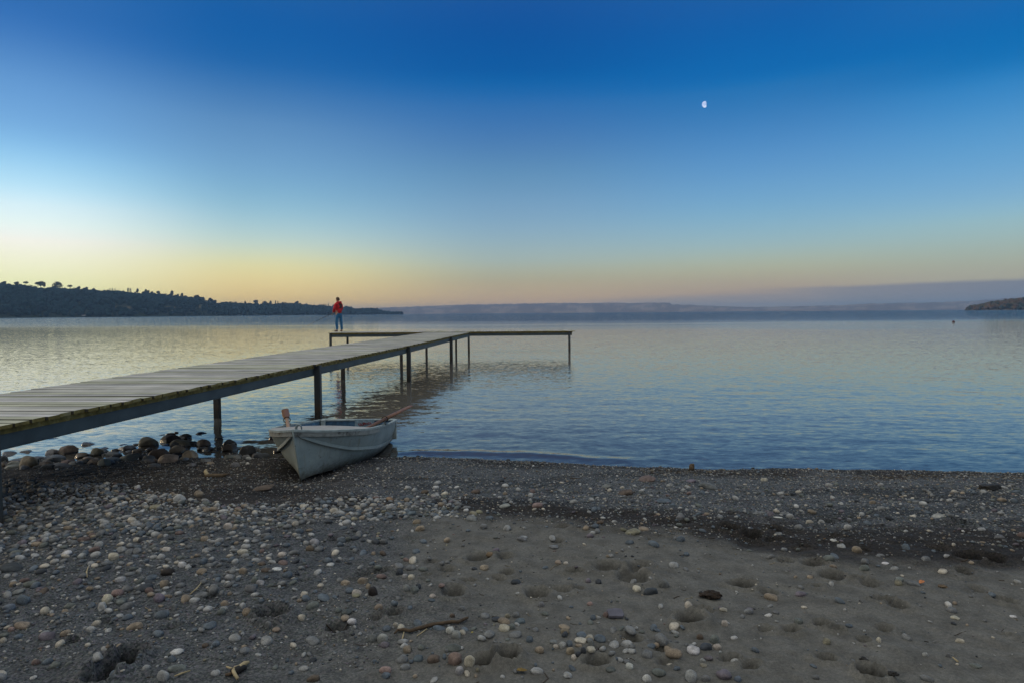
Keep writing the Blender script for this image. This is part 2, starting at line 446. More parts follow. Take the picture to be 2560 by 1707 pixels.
# ------------------------------------------------------------------ terrain
SX = np.array([-9000, -40, -12, -9, -7, -4, -1.4, .3, 1.0, 2.5, 6.2, 12, 40, 9000.])
SY = np.array([9.5, 9.5, 8.3, 8.35, 8.5, 8.7, 8.66, 8.38, 8.15, 7.9, 7.55, 7.0, 5, 5.])
def shore(X):
    return np.interp(X, SX, SY) + .07 * vnoise(np.asarray(X) * .9, np.asarray(X) * 0 + 3.3, 5) * sstep(30, 14, np.abs(X)) + .03 * vnoise(np.asarray(X) * 3.7, np.asarray(X) * 0 + 8.1, 6) * sstep(30, 14, np.abs(X))
PD = np.array([-9000, -400, -40, -8, -3, -1.2, -.35, 0, .12, .35, 1.0, 2.0, 3.3, 5.0, 8, 30, 300, 9000])
PZ = np.array([-11, -11, -6, -1.0, -.36, -.14, -.045, 0, .035, .065, .11, .175, .25, .30, .34, 1.2, 6, 12.])
def fpx(cx, cy, ox, oy=1107, s=.3827): return (ox + cx * s, oy + cy * s)
FEET = []
def base_z(X, Y):
    X = np.asarray(X, float); Y = np.asarray(Y, float)
    d = shore(X) - Y
    z = np.interp(d, PD, PZ)
    near = sstep(24, 14, np.hypot(X, Y - 4))
    inl = sstep(.1, 1.2, d)
    z = z + near * inl * (.016 * fbm(X * 1.3, Y * 1.3, 21, 3) + .007 * fbm(X * 5, Y * 5, 31, 3))
    z = z + near * (.0042 * fbm(X * 17, Y * 17, 41, 2) + .0016 * vnoise(X * 45, Y * 45, 44))
    # lumpy trampled strip between gravel and sand
    lump = sstep(2.3, 2.7, d) * sstep(3.6, 3.2, d) * sstep(-1, 1, X)
    z = z + near * lump * .02 * fbm(X * 4, Y * 6, 51, 3)
    z = z - .075 * sstep(.6, .2, np.hypot((X + 2.38) * 1.15, (Y - 7.3) * .8))
    return z
def ground_z(X, Y):
    z = base_z(X, Y)
    X = np.asarray(X, float); Y = np.asarray(Y, float)
    for (fx, fy, a, b_, ang, dep) in FEET:
        dx = X - fx; dy = Y - fy
        m_ = (np.abs(dx) < .7) & (np.abs(dy) < .7)
        if not m_.any(): continue
        dx = dx[m_] if dx.ndim else dx; dy = dy[m_] if dy.ndim else dy
        c, s = math.cos(ang), math.sin(ang)
        u = (dx * c + dy * s) / a; w = (-dx * s + dy * c) / b_
        r_ = np.sqrt(u * u + w * w) + .26 * vnoise((fx + dx) * 8, (fy + dy) * 8, 61)
        dz = -dep * sstep(1.05, .45, r_) * (1 + .25 * vnoise((fx + dx) * 12, (fy + dy) * 12, 64)) + dep * .3 * np.exp(-((r_ - 1.25) / .25) ** 2)
        if z.ndim: z[m_] += dz
        else: z = z + dz
    return z
def hit(px, py, floor=-9):
    """where the ray through a photo pixel meets the beach"""
    z = .2
    for _ in range(12):
        P = at_z(px, py, z); z2 = max(float(base_z(np.array([P.x]), np.array([P.y]))[0]), floor)
        z = .5 * z + .5 * z2
    return at_z(px, py, z)

feet_px = []
for cx, cy, w, dpt in [(1420,640,60,3),(900,750,95,4),(1080,740,80,2),(700,830,70,3),(590,775,60,2),(840,900,60,3),(740,970,100,4),(1090,850,70,3),(1040,890,60,2.5),(1530,840,75,4),(1740,800,110,3.5),(1960,800,85,3),(1900,870,130,3.5),(1290,985,110,4),(1430,955,120,3),(1560,950,60,2),(350,1110,80,4.5),(240,1130,70,2),(1080,1390,110,8),(940,1420,110,5),(1900,1280,75,4),(1680,1420,110,5),(2000,630,60,3),(220,850,120,4),(1440,550,60,2.5),(1700,1330,60,2),(2100,1340,70,2),(2130,1430,80,2),(560,860,60,2)]:
    feet_px.append((*fpx(cx, cy, 850), w, dpt))
for cx, cy, w, dpt in [(330,460,60,4),(430,460,50,3),(330,560,90,5),(470,600,70,4),(620,560,80,4),(620,630,90,2),(820,670,60,3),(690,770,75,3),(870,790,90,3),(1000,870,95,4),(1150,880,60,3.5),(900,930,60,3),(1230,920,70,2.5),(400,925,90,4.5),(590,980,70,2.5),(1330,1020,80,4),(1430,1060,70,3),(2130,1030,95,4),(1860,840,75,3),(1950,960,80,2),(80,1160,120,8),(150,1090,80,3),(740,1220,75,4.5),(930,1190,80,5),(1020,1230,60,5),(1200,1290,70,3),(1330,1210,60,2.5),(550,1220,50,3),(330,1410,60,3),(460,1450,55,3),(960,1410,80,4),(1260,1500,110,6),(1200,700,60,3),(1880,740,120,5),(2050,760,80,4),(1850,520,90,5),(960,520,60,4),(1000,600,50,2),(1700,690,80,2),(2120,1250,60,2)]:
    feet_px.append((*fpx(cx, cy, 1700), w, dpt))
for cx, cy, w, dpt in [(1790,1130,150,10),(1700,1150,80,5),(860,1390,120,7),(740,1470,150,9),(640,1550,140,9),(480,1290,80,4),(1110,1210,90,3),(1380,1000,60,3),(1100,555,60,2.5),(1300,570,60,3),(2190,630,60,3),(2200,1210,80,5),(1990,900,60,2),(700,1160,60,2)]:
    feet_px.append((*fpx(cx, cy, 0), w, dpt))
_fr = random.Random(5)
for (px, py, w, dpt) in feet_px:
    P = hit(px, py); wm = w * .3827 * P.y / F
    wm *= .8; FEET.append((P.x, P.y, max(.045, wm) * _fr.uniform(.9, 1.2), max(.04, wm) * _fr.uniform(.6, 1.1), _fr.uniform(-.7, .7), dpt * .0145))

def axis(lo, hi, step, grow, outer):
    c = list(np.arange(lo, hi + 1e-6, step)) if not grow else None
    if grow:
        c = [lo]; s = step
        while c[-1] < hi: c.append(c[-1] + s); s = min(s * grow, .045)
    return np.array(sorted([o for o in outer if o < lo - 1e-3 or o > c[-1] + 1e-3] + c))
gx = axis(-9.0, 9.0, .0205, None, [-9000, -2500, -700, -200, -70, -30, -18, -13, -11, -9.8, 9.8, 11, 13, 18, 30, 70, 200, 700, 2500, 9000])
gy = axis(1.9, 9.6, .0105, 1.0035, [-9000, -2000, -400, -80, -20, -6, -2, 0, 1, 1.5, 10, 10.6, 11.5, 13, 16, 22, 40, 100, 400, 2000, 9400])
GX, GY = np.meshgrid(gx, gy)
Xf = GX.ravel(); Yf = GY.ravel()
Zf = ground_z(Xf, Yf)
nx, ny = len(gx), len(gy)
ii = np.arange(nx * ny).reshape(ny, nx)
quads = np.stack([ii[:-1, :-1].ravel(), ii[:-1, 1:].ravel(), ii[1:, 1:].ravel(), ii[1:, :-1].ravel()], 1)
d = shore(Xf) - Yf + .22 * fbm(Xf * .9, Yf * .9, 71, 4) + .1 * fbm(Xf * 4, Yf * 4, 75, 3)
A_ = np.array([.118, .114, .100]); B_ = np.array([.026, .0235, .021]); G_ = np.array([.072, .079, .083]); W_ = np.array([.022, .021, .019])
L = sstep(-.9, -2.6, Xf + .5 * fbm(Xf * .8, Yf * .8, 81, 3))
wid = .5 * sstep(.6, 3., Xf)
inland = sstep(2.95 + wid, 3.5 + wid, d)
grav = sstep(.35, .6, d) * sstep(2.75, 2.3, d - .2 * sstep(.6, 3., Xf)) * (1 - L)
wet_ = sstep(.3, .08, shore(Xf) - Yf + .06 * fbm(Xf * 3, Yf * 3, 91, 3))
c = B_ * (1 - inland)[:, None] + A_ * inland[:, None]
# left foreground is greyer, gritty
lg = (inland * sstep(.2, -1.2, Xf + .6 * fbm(Xf * .6, Yf * .6, 83, 3)))
c = c * (1 - lg)[:, None] + np.array([.066, .071, .073]) * lg[:, None]
c = c * (1 - grav)[:, None] + G_ * grav[:, None]
band = sstep(.25, .6, fbm(Xf * .7, Yf * 2.2, 95, 4)) * (1 - wet_) * (1 - inland)
c = c * (1 - .45 * band)[:, None]
c = c * (1 - wet_)[:, None] + W_ * wet_[:, None]
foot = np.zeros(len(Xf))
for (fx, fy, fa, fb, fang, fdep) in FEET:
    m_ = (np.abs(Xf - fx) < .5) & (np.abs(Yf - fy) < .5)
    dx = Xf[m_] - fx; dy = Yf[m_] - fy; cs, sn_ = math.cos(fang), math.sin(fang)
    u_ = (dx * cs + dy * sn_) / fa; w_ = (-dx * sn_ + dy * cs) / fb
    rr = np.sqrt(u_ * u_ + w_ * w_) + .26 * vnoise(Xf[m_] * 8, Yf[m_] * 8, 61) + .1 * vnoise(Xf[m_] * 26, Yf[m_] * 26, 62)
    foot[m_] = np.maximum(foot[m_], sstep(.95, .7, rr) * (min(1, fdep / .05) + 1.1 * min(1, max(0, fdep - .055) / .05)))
c = c * (1 - .42 * np.minimum(foot, 2.05))[:, None]        # hollow shade painted into the prints, deepest ones darkest
gritv = np.clip(grav + .55 * (1 - inland) * (1 - wet_) + lg * .7 + .12, 0, 1)
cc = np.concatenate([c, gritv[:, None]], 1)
sheen = sstep(.17, .03, shore(Xf) - Yf + .05 * fbm(Xf * 2.2, Yf * 2.2, 97, 3)) * sstep(-.3, .0, shore(Xf) - Yf + .2)
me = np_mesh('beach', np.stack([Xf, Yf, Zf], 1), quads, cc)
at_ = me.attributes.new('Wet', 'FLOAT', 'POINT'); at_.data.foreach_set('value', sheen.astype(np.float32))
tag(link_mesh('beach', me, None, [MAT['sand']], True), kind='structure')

# water sheet, small real wavelets near the shore
wx = np.concatenate([[-9300, -2500, -700, -200, -80, -40, -25], np.arange(-16, 16.01, .07), [25, 40, 80, 200, 700, 2500, 9300]])
wy = np.concatenate([np.arange(6.4, 12, .035), np.arange(12, 22, .09), np.geomspace(22, 9300, 60)])
WX, WY = np.meshgrid(wx, wy); Xw = WX.ravel(); Yw = WY.ravel()
dw = Yw - shore(Xw)
fade = sstep(24, 12, Yw) * sstep(20, 15, np.abs(Xw))
zw = fade * (.0035 * fbm(Xw * 1.2 + .35 * Yw, Yw * 2.6, 101, 2) + .003 * vnoise(Xw * .5, Yw * 1.1, 105))
lap = np.exp(-((dw - .42 - .12 * vnoise(Xw * .8, Xw * 0, 111) - .05 * (Xw)) / .14) ** 2) * .016 * sstep(2.2, .8, Xw) * sstep(-2.2, -1.2, Xw)
zw = zw * sstep(.0, .5, dw) + lap + fade * .004
ii = np.arange(len(Xw)).reshape(len(wy), len(wx))
quads = np.stack([ii[:-1, :-1].ravel(), ii[:-1, 1:].ravel(), ii[1:, 1:].ravel(), ii[1:, :-1].ravel()], 1)
me = np_mesh('water', np.stack([Xw, Yw, zw], 1), quads)
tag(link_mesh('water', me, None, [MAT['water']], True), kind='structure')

# ------------------------------------------------------------------ stones
def ico(sub):
    bm = bmesh.new(); bmesh.ops.create_icosphere(bm, subdivisions=sub, radius=1)
    V = np.array([v.co[:] for v in bm.verts]); Fa = np.array([[v.index for v in f.verts] for f in bm.faces]); bm.free()
    return V, Fa
ICO = {k: ico(k) for k in (1, 2, 3, 4)}
def stone_shape(sub, seed, rough=.16, ang=0.0):
    V, Fa = ICO[sub]; V = V.copy(); r_ = np.random.default_rng(seed)
    s = 1 + rough * (fbm(V[:, 0] * 1.1 + 7 * seed, V[:, 1] * 1.1 + V[:, 2] * .7, seed, 3) + .6 * fbm(V[:, 2] * 1.3 + 3, V[:, 0] * .8 - V[:, 1] * .9, seed + 9, 2))
    V = V * s[:, None]
    V = np.sign(V) * np.abs(V) ** r_.uniform(.82, 1.0)
    for _ in range(int(ang)):
        n = r_.normal(size=3); n /= np.linalg.norm(n); n[2] = abs(n[2]) * .8
        dd = V @ n; k = r_.uniform(.55, .8); V = V - np.outer(np.maximum(0, dd - k) * .85, n)
    return V, Fa
PAL = {'grey': (.17, .175, .17), 'pale grey': (.29, .29, .27), 'blue grey': (.105, .135, .16), 'dark slate': (.045, .053, .062), 'tan': (.24, .185, .12), 'cream': (.4, .355, .27),
       'white': (.48, .47, .43), 'brown': (.105, .075, .05), 'dark brown': (.032, .024, .02), 'reddish': (.18, .12, .1), 'salmon': (.26, .17, .14), 'green grey': (.13, .145, .125),
       'mauve': (.15, .125, .145), 'orange': (.26, .165, .08), 'yellowish': (.25, .225, .14), 'olive': (.12, .11, .065), 'black': (.025, .026, .028)}
for _k, _v in list(PAL.items()):
    _l = .3 * _v[0] + .6 * _v[1] + .1 * _v[2]; PAL[_k] = tuple((_l + (q - _l) * .8) * (1.1 if _k in ('cream', 'white', 'pale grey', 'tan', 'olive', 'brown') else .95) for q in _v)
SHAPES = []
for k in range(9):
    V, Fa = stone_shape(3, 100 + k, .13, 0 if k < 6 else 4)
    SHAPES.append(np_mesh('pebble', V, Fa)); SHAPES[-1].materials.append(MAT['stone'])
    SHAPES[-1].polygons.foreach_set('use_smooth', np.ones(len(Fa), bool))
BSH = []
for k in range(10):
    V, Fa = stone_shape(4, 300 + k, .17, 2 if k < 5 else 6)
    BSH.append(np_mesh('boulder', V, Fa)); BSH[-1].materials.append(MAT['boulder'])
    BSH[-1].polygons.foreach_set('use_smooth', np.ones(len(Fa), bool))
taken = []
_sr = random.Random(21)
def put_stone(name, me, px, py, wpx, hpx, colour, label, group, cat, bury=.22, floor=-9, tilt=.25, exact=True):
    P = hit(px, py, floor)
    s = P.length and (P - CAM).dot(fwd) / F
    w = wpx * s; h = hpx * s
    # visible height of a low stone seen from above is part depth
    elev = math.atan2(H - P.z, P.y)
    dep = w * _sr.uniform(.7, .95)
    hz = max(.32 * h, (h - dep * math.sin(elev) * .55) / math.cos(elev))
    hz = min(hz, w * .85)
    o = bpy.data.objects.new(name, me); COL.objects.link(o)
    full = hz / (1 - bury)
    o.scale = (w / 2, dep / 2, full / 2)
    cyy = P.y + dep / 2 * .8
    gz = max(float(ground_z(np.array([P.x]), np.array([cyy]))[0]), floor)
    o.location = (P.x * (cyy / P.y), cyy, gz + full / 2 - full * bury)
    o.rotation_euler = (_sr.uniform(-tilt, tilt) * .5, _sr.uniform(-tilt, tilt), _sr.uniform(-.35, .35))
    c_ = PAL[colour]; k = _sr.uniform(.88, 1.12)
    o.color = (c_[0] * k, c_[1] * k * _sr.uniform(.97, 1.03), c_[2] * k * _sr.uniform(.95, 1.05), 1)
    tag(o, label, cat, group)
    taken.append((o.location.x, o.location.y, w / 2))
    return o

GB = 'boulders along the rocky waterline left of the boat'
B5 = [(150,390,240,80,'dark slate','dark wet boulder awash beside the left post of the pier'),(450,360,220,70,'dark slate','dark rounded boulder awash just behind the long flat slab'),
 (440,460,560,120,'dark slate','long flat wet grey slab boulder, the longest stone at the waterline'),(450,570,240,180,'tan','leaning tan wedge boulder with a rounded top in front of the long slab'),
 (80,470,110,100,'dark slate','small dark wet boulder touching the left edge of the rock line'),(50,560,70,80,'brown',None),(250,530,160,60,'tan',None),(210,590,250,70,'green grey','low green grey flat boulder at the left end of the rocks'),
 (870,400,220,120,'grey','grey pointed boulder leaning against the big brown block boulder'),(1105,400,260,180,'brown','big brown blocky boulder standing highest in the left rock group'),
 (1330,440,240,120,'brown','dark brown angular boulder right of the big blocky boulder'),(1260,310,90,60,'black',None),(1420,240,230,80,'dark slate','dark dome boulder alone in the water beyond the left rocks'),
 (820,150,260,50,'black','flat black stone barely above the water under the pier beam'),(940,480,280,100,'blue grey','blue grey smooth boulder in front of the big brown blocky one'),(740,570,250,120,'brown','brown domed boulder on the pebbles in front of the grey ones'),
 (790,600,190,90,'dark slate','dark slate boulder lowest on the beach among the left rocks'),(1000,590,300,80,'grey',None),(1120,520,220,80,'reddish','reddish flat boulder among the left grey rocks'),(1260,530,220,70,'grey',None),
 (1580,420,230,160,'olive','squarish olive brown boulder with steep sides at mid rock line'),(1410,470,120,60,'dark slate',None),(1550,450,140,60,'tan',None),(1540,510,200,70,'tan',None),(1740,360,110,60,'black',None),
 (1700,300,170,60,'dark slate',None),(1870,420,250,100,'grey','grey sloping boulder right of the squarish olive one'),(1820,475,320,70,'blue grey','long low blue grey slab boulder on the sand edge'),(2040,330,270,100,'tan','tan hump boulder behind the long low slab'),
 (2110,460,300,110,'green grey','wide green grey dome boulder resting on dark sand'),(2110,350,160,60,'grey',None),(2270,360,170,90,'tan',None),(2220,240,140,60,'dark slate',None),(2030,245,200,50,'dark slate',None)]
B6 = [(230,400,320,170,'olive','largest rounded olive boulder, dry on top, at the centre of the rocks'),(215,470,150,90,'dark slate',None),(375,560,280,180,'brown','big smooth brown grey egg boulder right of the centre'),
 (530,630,320,140,'tan','flat topped angular tan boulder nearest the sand'),(120,560,150,90,'blue grey',None),(560,330,300,150,'dark brown','dark brown boulder at the back of the rocks, half wet'),(800,270,210,110,'black','black pointed boulder at the back of the rocks in the water'),
 (590,200,160,60,'black',None),(650,170,80,50,'black',None),(390,210,160,40,'black',None),(480,160,70,20,'black',None),(500,380,160,60,'dark slate',None),(745,400,310,140,'olive','olive boulder with a wet dark right end behind the tan pair'),
 (675,520,290,160,'tan','big tan boulder with a ridge above the flat topped one'),(890,550,250,140,'tan','tan boulder at the right end of the dry rock cluster'),(900,370,200,90,'black',None),(1095,400,260,150,'brown','brown arched boulder standing in water at the right of the cluster'),
 (1110,460,190,90,'dark slate',None),(1240,470,170,70,'black',None),(1065,190,210,60,'black','black wet stone in the water left of the short pier post'),(1120,120,140,20,'black',None),(1450,125,150,20,'black',None),(1365,280,110,60,'black',None),
 (1530,370,240,110,'dark slate','dark long nosed boulder in the shallows below the short post'),(1545,480,270,150,'dark brown','dark craggy boulder left of the black one in the shallows'),(1820,530,240,200,'black','black craggy boulder between the dark one and the boat'),(1530,560,190,75,'green grey','smooth dark green oval boulder at the sand edge in the shallows'),
 (2090,550,260,100,'dark slate','dark flat boulder near the bow of the boat'),(2290,500,150,100,'black','black boulder tucked against the bow of the boat'),(2220,280,120,80,'black',None),(1845,570,90,40,'pale grey',None),
 (290,695,210,70,'grey','grey flat stone alone on dark sand in front of the rocks'),(230,620,180,50,'grey',None),(310,610,100,50,'tan',None),(910,680,140,50,'grey',None),(1140,610,150,50,'grey',None),(1215,650,130,50,'tan',None),(1640,690,160,70,'grey',None),(1750,650,80,40,'grey',None),(1820,660,60,40,'white',None)]
k = 0
def boulder_label(c_, wet, size):
    return f"{size} {c_} stone {'sitting in the shallows' if wet else 'lying on the sand'} of the rocky waterline"
for L_, ox, oy in ((B5, 0, 1080), (B6, 340, 1060)):
    for cx, cy, w, h, c_, lab in L_:
        px, py = ox + cx / 6.533, oy + cy / 6.533
        wet = py < 1140
        g = GB if lab else f"unmarked {c_} stones of the waterline {'in water' if wet else 'on sand'}"
        if not lab: lab = boulder_label(c_, wet, 'small')
        bw = .30
        put_stone('boulder', BSH[(k * 7) % 10], px, py, w / 6.533 * 1.04, h / 6.533 * 1.1, c_, lab, g, 'boulder', bw, floor=-.02, tilt=.2)
        k += 1

for i_ in range(85):
    px = _sr.uniform(2, 650); lo = np.interp(px, [0, 200, 350, 520, 650], [1150, 1140, 1118, 1122, 1128]); hi_ = np.interp(px, [0, 200, 350, 520, 650], [1176, 1168, 1160, 1148, 1146])
    py = _sr.uniform(lo, hi_); w_ = _sr.choice((12, 15, 18, 22, 27, 32))
    wet = py < 1144; c_ = _sr.choice(('dark slate', 'dark slate', 'grey', 'blue grey', 'black') if wet else ('grey', 'blue grey', 'green grey', 'dark slate', 'tan'))
    put_stone('boulder', BSH[(i_ * 3) % 10], px, py, w_, w_ * _sr.uniform(.4, .6), c_, boulder_label(c_, wet, 'small'), f"unmarked {c_} stones of the waterline {'in water' if wet else 'on sand'}", 'boulder', .3, floor=-.02, tilt=.2)
GP = 'pebbles scattered on the beach'
# pebbles one can pick out in the photograph: (cx, cy base, w, h, colour, label or None, angular)
PB = [(755,1450,100,85,'salmon','large rounded pinkish tan pebble, biggest in the front centre',0),(850,1480,75,70,'cream','cream oval pebble beside the largest pinkish one',0),(300,1500,85,50,'salmon','salmon pink pebble near the bottom of the centre left',0),(300,1540,75,40,'blue grey','blue grey wedge pebble just below the salmon pink one',1),
 (610,1430,90,50,'brown','glossy brown oval pebble left of the biggest pinkish one',0),(785,1515,70,60,'pale grey','pale grey pebble under the biggest pinkish one',1),(215,1300,60,50,'grey','grey round pebble at the left of a touching trio',0),(280,1300,75,60,'pale grey','pale speckled pebble on top of a touching trio',0),(295,1335,65,45,'mauve','mauve pebble at the foot of a touching trio',0),
 (440,1370,60,50,'tan',None,0),(510,1425,70,45,'blue grey','blue grey oval pebble left of the glossy brown one',0),(305,1230,65,40,'blue grey','blue pebble left of the cream one by the twig end',0),(400,1230,55,50,'cream','round cream pebble under the left end of the twig',0),(365,1205,40,45,'cream',None,0),(80,1205,65,40,'white',None,0),
 (720,1240,60,45,'white','white rounded pebble touching a grey one right of the twig',0),(760,1270,60,50,'pale grey',None,0),(800,1250,50,35,'cream',None,0),(1075,1230,80,50,'cream','plump cream pebble right of the twig',0),(1175,1178,80,40,'blue grey','flat blue grey pebble above the plump cream one',0),(1150,1138,50,40,'grey',None,0),(1095,1140,40,30,'yellowish',None,0),(1125,1215,40,40,'green grey',None,0),(1025,1165,75,35,'dark slate','dark slate pebble lying left of the flat blue grey one',0),
 (1240,1300,50,40,'blue grey',None,0),(1290,1510,90,45,'pale grey','pale grey long pebble right of the yellow leaf',0),(1575,1305,85,40,'cream','cream long pebble on top of the heap at the front right',0),(1630,1290,60,45,'cream',None,0),(1470,1245,65,40,'tan',None,0),(1465,1215,80,30,'tan',None,0),(1500,1330,45,40,'blue grey',None,0),(1505,1380,60,50,'tan',None,0),(1560,1400,50,40,'dark slate',None,0),(1590,1395,40,55,'dark slate',None,0),(1640,1390,60,35,'cream',None,0),(1530,1420,45,40,'cream',None,1),(1640,1340,50,50,'grey',None,1),(1450,1340,60,45,'pale grey',None,1),(1560,1330,50,25,'tan',None,0),(1395,1310,55,25,'grey',None,0),(1410,1340,40,25,'cream',None,0),
 (1855,1278,45,55,'tan','upright tan pebble standing at the edge of a footprint',0),(1940,970,60,40,'cream','cream pebble left of the dark slate finger pebble',0),(2030,990,105,55,'dark slate','dark slate finger shaped pebble beside a cream one',0),(2120,945,80,65,'grey','grey angular rock standing behind the dark slate finger',1),
 (1150,920,75,35,'dark slate','dark flat pebble on bare sand right of the footprints',0),(1890,1475,55,40,'white','white egg pebble at the lower right of the centre',0),(2005,1565,65,50,'white','white round pebble cut by the bottom edge',0),(435,970,50,65,'grey','tall grey pebble left in a tight trio with an angular one',0),(485,980,60,50,'green grey','green grey angular pebble in a tight trio',1),(512,950,40,40,'dark slate',None,0),(215,995,65,65,'dark brown','dark brown round stone ball on the sand left of centre',0),
 (110,990,70,35,'cream','cream flat pebble left of the dark brown ball',0),(105,1005,60,30,'yellowish',None,0),(185,950,35,35,'tan',None,0),(255,1090,60,45,'tan',None,0),(980,732,52,36,'orange','orange pebble on the rim of a footprint',0),(1020,712,50,30,'mauve',None,0),(1290,420,78,34,'salmon','salmon pebble on the gravel right of the pebble belt',0),(2005,250,125,45,'reddish','broad reddish stone lying on the gravel near the water',0),(1745,297,72,32,'grey',None,0),(1865,342,112,42,'brown','brown broad stone half buried in the gravel',0),(2115,392,110,32,'blue grey','long blue grey stone half buried in the gravel',0),
 (1910,597,112,40,'yellowish','yellowish broad stone on the dark strip with a tan one behind',0),(1985,572,78,30,'tan',None,0),(1850,575,50,22,'olive',None,0),(945,832,66,36,'tan',None,0),(1735,1138,42,50,'reddish','reddish upright pebble leaning on the slate tile',1),(1635,1060,48,28,'salmon',None,1),(795,1095,48,34,'grey',None,0),(1315,1068,44,36,'grey',None,0),(450,1360,45,40,'olive',None,0),(900,1500,30,25,'olive',None,0),(735,1140,38,30,'brown',None,0),
 (390,860,50,45,'dark slate',None,0),(425,885,40,36,'pale grey',None,0),(465,890,48,32,'cream',None,0),(605,1010,46,28,'cream',None,0),(600,1035,50,20,'blue grey',None,0),(1190,640,70,30,'grey',None,0),(1200,625,60,25,'pale grey',None,0),(1395,690,70,28,'grey',None,0),(1475,793,36,22,'cream',None,0),(1425,790,46,28,'tan',None,0),(1690,918,44,32,'dark slate',None,0),(525,575,66,40,'tan','tan round pebble at the lower edge of the pebble belt',0),(505,525,60,38,'tan',None,0),(870,475,56,34,'yellowish',None,0),(860,508,80,36,'grey',None,0),(910,458,50,26,'yellowish',None,0),(555,330,56,28,'brown','brown pebble at the upper edge of the pebble belt',0),(620,348,62,28,'pale grey',None,1),(685,338,52,26,'cream',None,0),(885,330,70,32,'brown','brown dome pebble on gravel above the pebble belt',0),(1075,420,78,26,'pale grey',None,0),(325,375,60,24,'orange',None,0),(465,470,76,30,'blue grey',None,0),(2225,505,60,40,'grey',None,0),(1045,250,66,26,'dark slate',None,0)]
PC = [(185,298,128,48,'grey','wide grey dome stone half buried close to the waterline',0),(70,255,70,22,'mauve',None,0),(55,1092,52,58,'cream','upright cream pebble behind a deep footprint hole',0),(90,1382,92,52,'white','white speckled oval pebble at the left of a right hand cluster',0),(170,1352,88,52,'dark slate','dark slate pebble behind the white speckled oval one',0),(230,1312,72,60,'green grey','green grey blocky pebble at the back of the right hand cluster',1),(130,1280,46,38,'brown',None,0),(242,1347,56,34,'cream',None,0),(185,1420,64,32,'mauve','mauve pebble under the white speckled oval one',0),(155,1462,52,26,'yellowish',None,0),(150,1430,40,26,'pale grey',None,0),(285,1100,56,30,'cream',None,0),(445,1117,66,40,'grey','grey smooth pebble alone right of the upright cream one',0),(575,1135,52,26,'white',None,1),(625,1115,46,24,'grey',None,0),(292,1197,60,44,'cream','cream wedge pebble on the rim of the deep hole',1),
 (790,1000,82,36,'mauve','purple grey smooth pebble alone on bare sand',0),(1205,832,68,42,'green grey','green grey smooth pebble alone on the sand at right',0),(1000,822,48,26,'tan',None,0),(1155,712,62,42,'tan','tan tilted pebble at the edge of the dark strip',0),(1685,487,86,34,'pale grey','pale bluish pebble bright on the gravel at far right',0),(865,462,58,28,'tan','tan dome pebble on the gravel left of the bright pale one',0),(1830,1307,56,36,'cream','pale oval pebble alone at the lower right',0),(1300,1302,42,38,'cream',None,1),(1795,1152,62,26,'cream',None,0),(1775,1107,60,36,'grey','grey pebble above a thin cream one at right',0),(1340,792,46,18,'white',None,0),(75,1580,82,72,'pale grey','pale round pebble cut by the bottom edge, right of centre',0),(170,1572,62,46,'grey',None,0),(380,1567,62,40,'blue grey',None,1),(2085,627,62,28,'grey',None,0),(1970,573,46,22,'pale grey',None,0),(1605,1395,46,30,'pale grey',None,1),(1005,640,46,18,'white',None,0),(1745,752,46,26,'pale grey',None,0),(355,1280,54,26,'white',None,1),(550,248,56,26,'cream',None,1),(2175,1142,44,16,'white',None,0),(640,490,60,10,'white',None,0),(1750,1400,40,30,'grey',None,1),(1930,1470,80,30,'green grey',None,1)]
